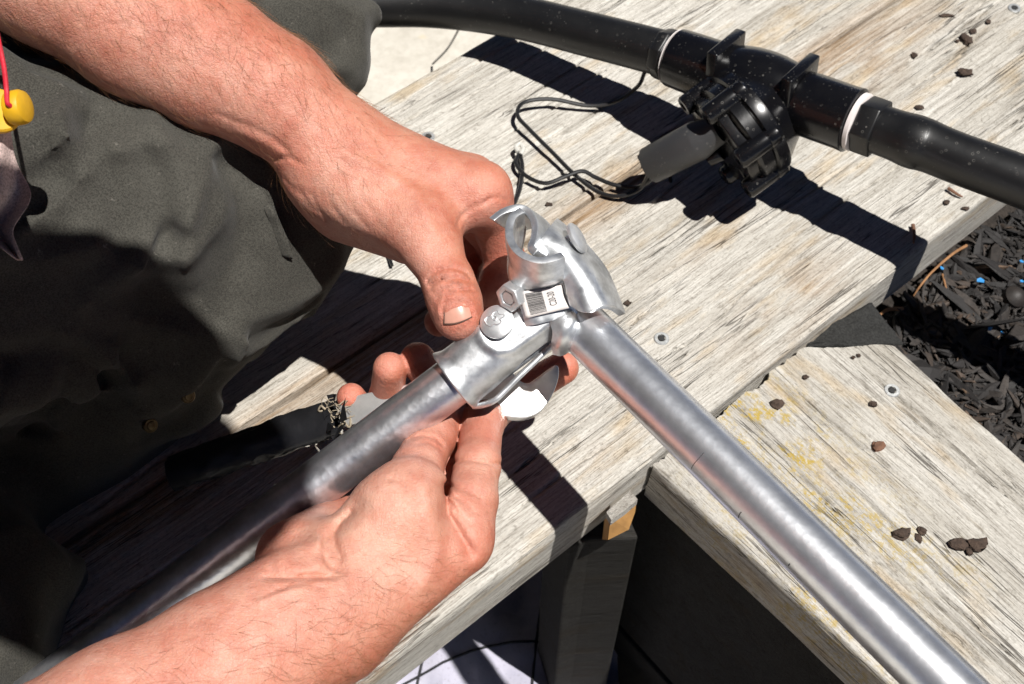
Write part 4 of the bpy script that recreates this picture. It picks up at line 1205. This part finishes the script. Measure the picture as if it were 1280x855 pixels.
def blobs(lst):
    s = np.zeros(len(V))
    for p, r, a in lst: s += a*np.exp(-np.sum((V-p)**2, 1)/r**2)
    return np.clip(s, 0, 1).astype(np.float32)
red = blobs([(P(575, 398, .63), .012, .9), (P(588, 385, .63), .008, .6), (P(562, 350, .63), .012, .6), (P(625, 255, .66), .018, .5), (P(620, 310, .69), .03, .8), (P(640, 330, .72), .03, .8), (P(350, 190, .65), .02, .35), (P(130, 31, .62), .008, .6),
             (P(352, 700, .60), .014, .9), (P(487, 463, .70), .018, .9), (P(439, 497, .71), .016, .9), (P(700, 461, .70), .03, 1), (P(604, 540, .65), .018, .75), (P(535, 560, .63), .012, .4), (P(540, 720, .60), .025, .25), (P(420, 650, .66), .025, .8), (P(600, 690, .6), .02, .35), (P(350, 10, .64), .03, .5)])
pale = blobs([(P(470, 670, .59), .03, .9), (P(440, 260, .66), .025, .5), (P(595, 600, .63), .015, .5), (P(420, 710, .6), .02, .5)])
dirt = blobs([(P(577, 408, .63), .007, .8), (P(553, 398, .63), .004, .9), (P(560, 350, .63), .013, .5), (P(572, 368, .63), .010, .35), (P(574, 385, .63), .016, .25), (P(605, 300, .69), .02, .5), (P(495, 660, .59), .02, .12)])
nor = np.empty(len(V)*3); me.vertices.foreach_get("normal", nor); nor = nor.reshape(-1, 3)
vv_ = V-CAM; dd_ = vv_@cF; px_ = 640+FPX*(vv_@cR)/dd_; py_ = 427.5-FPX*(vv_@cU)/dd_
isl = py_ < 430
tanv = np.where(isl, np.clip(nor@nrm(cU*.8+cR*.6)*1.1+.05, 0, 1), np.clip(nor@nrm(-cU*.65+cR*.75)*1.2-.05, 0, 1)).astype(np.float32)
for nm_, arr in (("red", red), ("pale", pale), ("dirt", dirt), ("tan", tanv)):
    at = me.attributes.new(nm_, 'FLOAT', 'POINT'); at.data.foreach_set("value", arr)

# thumbnail
def surf_depth(x, y, Vs):
    px, py, d = [], [], []
    v = Vs-CAM; d = v@cF; px = 640+FPX*(v@cR)/d; py = 427.5-FPX*(v@cU)/d
    w_ = np.hypot(px-x, py-y); mk = w_ < 5
    if not mk.any(): return .64
    return np.sort(d[mk])[:max(1, int(mk.sum()*.3))].mean()
nail_rows = []
TL, TR, BL, BR = (556, 384), (586, 382), (555, 405), (590, 396)
near = LV[(np.abs((LV-P(572, 390, .63))).max(1) < .03)]
for i in range(9):
    v = i/8; r_ = []
    for j in range(13):
        u = j/12
        bow = -6.0*math.sin(u*math.pi)*(1-v)+3.2*math.sin(u*math.pi)*v
        x = (TL[0]*(1-u)+TR[0]*u)*(1-v)+(BL[0]*(1-u)+BR[0]*u)*v
        y = (TL[1]*(1-u)+TR[1]*u)*(1-v)+(BL[1]*(1-u)+BR[1]*u)*v+bow
        r_.append(P(x, y, surf_depth(x, y, near)-.0002+.0009*(1-v)*(1-v)+.0006*(2*u-1)**4))
    nail_rows.append(r_)
A = np.array(nail_rows)
for _ in range(4):
    A[1:-1, 1:-1] = (A[:-2, 1:-1]+A[2:, 1:-1]+A[1:-1, :-2]+A[1:-1, 2:])/4
m = MB(); m.grid(A); m.build("thumbnail", M_NAIL, person, solid=.0009, subsurf=1)
m = MB(); m.tube(catmull([A[-1, j]+toc*.0002 for j in range(0, 13, 2)], 4), .0004, 6); m.tube(catmull([A[i, 0]+toc*.0001 for i in range(2, 9, 2)], 4), .00045, 6); m.build("nail_grime", M_GRIME, person)

# arm hair
def hair(Vs, Fs, paths, dens, mask, seed, length=(.007, .017)):
    r = np.random.default_rng(seed); c = Vs[Fs].mean(1); nn = np.cross(Vs[Fs[:, 2]]-Vs[Fs[:, 0]], Vs[Fs[:, 3]]-Vs[Fs[:, 1]]); ar = np.linalg.norm(nn, axis=1); nn = nn/(ar[:, None]+1e-12)
    w_ = ar*mask(c, nn); w_ = w_/w_.sum(); pick = r.choice(len(c), dens, p=w_)
    HV = []; HF = []
    for f in pick:
        p = c[f]; n_ = nn[f]; t = nrm(paths(p)+r.normal(0, .38, 3)); t = nrm(t-n_*(t@n_)); L = r.uniform(*length); bl = r.uniform(.15, .55); side = np.cross(n_, t)*r.normal(0, .35)
        rad = r.uniform(.00004, .00007); o = len(HV); sg = 4
        for i in range(sg+1):
            s_ = i/sg; q = p+t*L*s_+side*L*s_*s_+n_*(L*bl*(s_-.62*s_*s_)+.0001)
            b_ = np.cross(n_, t); rr_2 = rad*(1-.75*s_)
            for k in range(3):
                a_ = k*2.0944; HV.append(q+(b_*math.cos(a_)+n_*math.sin(a_))*rr_2)
        for i in range(sg):
            for k in range(3): HF.append((o+i*3+k, o+i*3+(k+1) % 3, o+i*3+3+(k+1) % 3, o+i*3+3+k))
    return HV, HF
ldir = nrm(P(425, 208, .672)-P(60, -45, .632)); rdir = nrm(P(408, 765, .588)-P(20, 955, .528))
def lmask(c, n_):
    x, y, d = proj_np(c); s_ = ((x-0)*.82+(y-0)*.57)
    m_ = np.exp(-np.maximum(0, s_-330)**2/(130.)**2)*(s_ < 560)
    return m_*(.35+np.clip(n_@cU*.3+n_@cR*.3-n_@cF*.35, 0, 1.0))
def proj_np(c):
    v = c-CAM; d = v@cF; return 640+FPX*(v@cR)/d, 427.5-FPX*(v@cU)/d, d
def rmask(c, n_):
    x, y, d = proj_np(c); low = np.clip((x*.45+y*.89-(330*.45+720*.89)-10)/70, 0, 1)
    m_ = np.clip((600-x)/120, 0, 1)*low*np.clip((y-640)/60, 0, 1)
    return m_*(.3+np.clip(-n_@cU*.5+n_@cR*.4-n_@cF*.2, 0, 1.1))+1e-9
HV, HF = hair(LV, LF, lambda p: ldir*.75-cU*.35, 4600, lmask, 3)
H2, G2 = hair(RV, RF, lambda p: rdir*.7-cU*.5+cR*.2, 4600, rmask, 4)
o0 = len(HV); HV += H2; HF += [tuple(o0+i for i in q) for q in G2]
ho = mkobj("arm_hair", HV, HF, M_HAIR, person, True, ang=0, fix=False); ho["kind"] = "stuff"
m = MB(); m.lathe(hd-hx_*.02+hu_*.02, hu_, [(-.01, .098), (.02, .104), (.06, .092), (.09, .060), (.108, .010)], 28); m.build("head_hair", M_HEADHAIR, person)

# ---- trousers
lo = np.array([-.98, .06, -.02]); hi = np.array([-.06, .92, .46])
ft = Field(lo, hi, .0040); T_ = ft.new()
hipR, hipL = P(-420, 330, .60), np.array([-.66, .52, .26])
kneeR = P(318, 268, .752); ankR = P(-40, 660, .80)
ft.chain(T_, [(hipR, .120), (P(-60, 290, .695), .106), (P(140, 250, .725), .088), (P(260, 252, .745), .072), (kneeR, .058)], .03)
ft.chain(T_, [(kneeR, .054), (P(220, 385, .765), .056), (P(90, 520, .795), .058), (ankR, .056)], .018)
ft.chain(T_, [(P(-120, 640, .75), .075), (P(-72, 760, .705), .062), (P(-62, 900, .665), .056)], .02)
kneeL = P(362, 52, .84)
ft.chain(T_, [(hipL, .11), (P(150, 60, .80), .080), (kneeL, .050)], .03)
ft.chain(T_, [(kneeL, .050), (kneeL+np.array([-.10, .06, -.25]), .05)], .02)
ft.cone(T_, hipR, hipL, .12, .12, .06); ft.cone(T_, np.array([-.70, .33, .26]), np.array([-.62, .33, .32]), .16, .16, .05)
# folds
X, Y, Z = [a for a in np.meshgrid(*[q.astype(np.float32) for q in ft.ax], indexing='ij')]
band = np.abs(T_) < .03
pp = np.stack([X[band], Y[band], Z[band]], -1)
along_ = nrm(kneeR-hipR)
q = pp-np.outer(pp@along_, along_)*.55
wrp = np.stack([fbm(pp*9, 51, 2), fbm(pp*9, 52, 2), fbm(pp*9, 53, 2)], -1)*.035
perp = nrm(np.cross(along_, cF)); q1 = (pp+wrp); qa = np.stack([q1@along_*7, q1@perp*17, q1@cF*10], -1)
dg = nrm(along_+perp*.9); qb = np.stack([q1@dg*8, q1@np.cross(dg, cF)*26, q1@cF*12], -1)
rg1 = 1-np.abs(fbm(qa, 61, 2)); rg2 = 1-np.abs(fbm(qb, 62, 2))
T_[band] -= (.0150*np.maximum(0, rg1-.55)**1.3*2+.0120*np.maximum(0, rg2-.62)*2).astype(np.float32)
T_[band] += (.0030*fbm(q*15, 41, 3)+.0009*fbm(pp*70, 43, 2)+.003).astype(np.float32)
Gt = lambda poly, dp, wd, dm=.80: ft.groove(T_, poly, dp, max(wd, 13), dm, .35)
Gt([(36, 140), (52, 188), (76, 220), (110, 250)], .004, 15)
Gt([(70, 140), (90, 190), (124, 236)], -.004, 17)
Gt([(104, 150), (130, 210), (146, 262), (150, 330)], .007, 16)
Gt([(190, 150), (225, 215), (240, 275), (236, 350)], -.007, 17)
Gt([(160, 160), (196, 225), (208, 300)], .006, 17)
Gt([(275, 205), (300, 260), (300, 320), (270, 390)], .006, 16)
Gt([(30, 60), (90, 92), (140, 128), (200, 140), (262, 182), (318, 226)], .006, 15)
Gt([(0, 425), (60, 412), (110, 432), (160, 470), (176, 520)], -.005, 9, .82)
Gt([(0, 440), (60, 428), (105, 446), (150, 482), (166, 530)], .005, 6, .82)
Gt([(60, 660), (150, 600), (235, 520), (275, 450)], .004, 8, .85)
Gt([(395, 30), (410, 70), (412, 115)], .003, 6, .9); Gt([(425, 10), (438, 60), (436, 110)], .0025, 5, .9)
TV, TF = surface_nets(T_, lo, .0040, 2)
mkobj("trousers", TV.tolist(), TF.tolist(), M_TROUSER, person, True, ang=0, fix=False, subsurf=1)
def on_leg(x, y, off=.0015):
    v = TV-CAM; d = v@cF; px = 640+FPX*(v@cR)/d; py = 427.5-FPX*(v@cU)/d
    w_ = np.hypot(px-x, py-y); mk = w_ < 12
    dd = np.sort(d[mk])[:max(1, int(mk.sum()*.35))].mean() if mk.any() else .7
    return P(x, y, dd-off)
m = MB(); pk = catmull([on_leg(x, y, .0014) for x, y in ((329, 246), (338, 262), (347, 282), (355, 303), (360, 322))], 5)
m.grid([[p-cR*.0042+cU*.0010-toc*.0016, p-cR*.0034+cU*.0008+toc*.0002, p+toc*.0006, p+cR*.0026-cU*.0006-toc*.001] for p in pk]); m.build("pocket_welt", M_TROUSER, person, solid=.0010)
for x, y in ((188, 532), (235, 495)):
    c = on_leg(x, y, .001); ax2 = nrm(-cF*.7+cR*.6-cU*.1)
    m = MB(); m.lathe(c, ax2, [(-.002, .0045), (.0006, .0045), (.0012, .0040), (.0012, .0030), (.0020, .0024), (.0024, .0004)], 20); m.build("rivet", M_BRASS, person)

# ---- shirt
lo = np.array([-1.0, -.20, .12]); hi = np.array([.0, .85, 1.0])
fs = Field(lo, hi, .012); S_ = fs.new()
fs.cone(S_, hip, (sh_l+sh_r)/2+np.array([-.02, 0, .02]), .175, .185, .06); fs.cone(S_, sh_l, sh_r, .088, .088, .08)
fs.cone(S_, sh_l, sh_l*.45+el_l*.55, .080, .072, .03); fs.cone(S_, sh_r, sh_r*.45+el_r*.55, .080, .072, .03)
SV, SF = surface_nets(S_, lo, .012, 2)
mkobj("shirt", SV.tolist(), SF.tolist(), M_SHIRT, person, True, ang=0, fix=False)

# ------------------------------------------------------------------ ear plug on its red cord, and the hanging cloth
dp = .535
ep = empty("ear_plug", P(20, 135, dp)); tag(ep, "yellow ear plug hanging from a red cord in front of the trousers", "ear plug")
pax = nrm(cR*.9+cU*.12+toward*.15)
m = MB(); pc = P(8, 137, dp); m.lathe(pc-pax*.004, nrm(toward*.8+cR*.5+cU*.2), [(-.003, .0045), (-.0022, .0094), (-.0012, .0102), (.0012, .0102), (.0022, .0094), (.0026, .0055), (.0022, .004)], 36); m.build("flange", M_YELLOW, ep)
m = MB(); m.lathe(pc, pax, [(.002, .0072), (.004, .0078), (.0075, .0078), (.0092, .0070), (.0100, .0052), (.0102, .001)], 30); m.build("foam_tip", M_YELLOW, ep)
m = MB(); m.tube(catmull([P(14, 133, dp-.008), P(9, 128, dp-.010), P(8, 112, dp-.009), P(5, 85, dp-.01), P(-2, 50, dp-.012), P(-14, -10, dp-.02), P(-50, -160, dp-.05), P(-130, -420, .36)], 8), .0011, 10); m.build("cord", M_RED, ep)
cl = []
prof = [(160, -30, 14), (190, -32, 16), (215, -34, 26), (238, -36, 41), (255, -36, 38), (275, -36, 22), (290, -34, 14), (302, -10, 20), (318, 12, 26), (326, 24, 29)]
for i, (y, x0, x1) in enumerate(prof):
    cl.append([P(x0*(1-v)+x1*v, y, .545+.006*math.sin(v*7+i*.6)+.002*math.sin(i*1.3)) for v in np.linspace(0, 1, 9)])
m = MB(); m.grid([list(r) for r in cl])
tag(m.build("cloth_scrap", M_RAG, solid=.0012, subsurf=2), "torn pinkish grey cloth hanging below the yellow ear plug", "cloth")

# ------------------------------------------------------------------ crumbs of soil and bark on the planks
def clod(x, y, sx, sy, z, label, mat=M_CLOD, flat=.55):
    c = G(x, y, z); k = (np.linalg.norm(c-CAM))/FPX; rx, ry = sx*k/2, sy*k/2/.85
    nu, nv = 9, 6; v = []; f = []; sd2 = random.randint(0, 999)
    for i in range(nv+1):
        th = math.pi*i/nv
        for j in range(nu):
            ph = 2*math.pi*j/nu; d_ = np.array([math.sin(th)*math.cos(ph), math.sin(th)*math.sin(ph), math.cos(th)])
            r_ = 1+.5*float(vnoise(d_*1.7+sd2, sd2))+.3*float(vnoise(d_*3.9+sd2, sd2+3)); v.append(c+np.array([d_[0]*rx, d_[1]*ry, d_[2]*min(rx, ry)*flat*1.1])*r_+np.array([0, 0, min(rx, ry)*flat*.7]))
    for i in range(nv):
        for j in range(nu): f.append((i*nu+j, i*nu+(j+1) % nu, (i+1)*nu+(j+1) % nu, (i+1)*nu+j))
    o = mkobj("soil_crumb", v, f, mat, None, True, ang=22)
    return tag(o, label, "crumb", "crumbs lying on the planks")
zt, zb = .0006, zB+.0008
for a in ((1207, 93, 19, 10, zt, "angular grey brown pebble on the plank right of the valve"),
          (1207, 50, 12, 14, zt, "clump of dark soil near the top edge of the plank"), (1216, 40, 8, 6, zt, "small crumb touching the soil clump at the top edge"),
          (1196, 52, 5, 4, zt, "tiny crumb left of the soil clump at the top edge"), (1235, 28, 6, 6, zt, "lone dark crumb between the soil clump and top screw"),
          (1184, 20, 18, 4, zt, "flat bark flake at the top edge of the plank"), (1142, 70, 7, 6, zt, "small dark crumb between the valve and the grey pebble"),
          (1149, 135, 10, 5, zt, "small oval crumb just above the right hose"), (784, 379, 10, 6, zt, "small brown crumb right of the clamp arm"),
          (686, 256, 9, 5, -.001, "small brown flake between the wire and the clamp"), (1183, 254, 7, 7, zt, "round crumb near the lower plank edge beneath the hose"), (1206, 261, 8, 4, zt, "thin crumb on the plank edge beneath the hose"),
          (1126, 668, 21, 13, zb, "oval dark crumb left of the pair on the lower plank"), (1153, 664, 11, 9, zb, "upper small crumb beside the oval one on the lower plank"),
          (1148, 673, 8, 9, zb, "lower small crumb beside the oval one on the lower plank"), (1200, 682, 22, 12, zb, "left half of the large soil clump on the lower plank"),
          (1221, 682, 22, 16, zb, "right half of the large soil clump on the lower plank"), (1211, 690, 8, 8, zb, "crumb tucked below the large soil clump"),
          (970, 505, 14, 10, zb, "brown crumb above the yellow lichen on the lower plank"), (1092, 506, 9, 7, zb, "small crumb just below the lower plank's screw"),
          (1066, 447, 5, 4, zb, "tiny crumb by the weed mat, left one"), (1073, 445, 5, 4, zb, "tiny crumb by the weed mat, right one"), (1007, 472, 8, 5, zb, "thin crumb near the lower plank's mitred end")):
    clod(*a)
clod(1097, 559, 15, 12, zb, "reddish bark chip in the middle of the lower plank", M_BARK, .4)
clod(838, 225, 5, 9, zt, "dark speck at the edge of the valve's shadow")
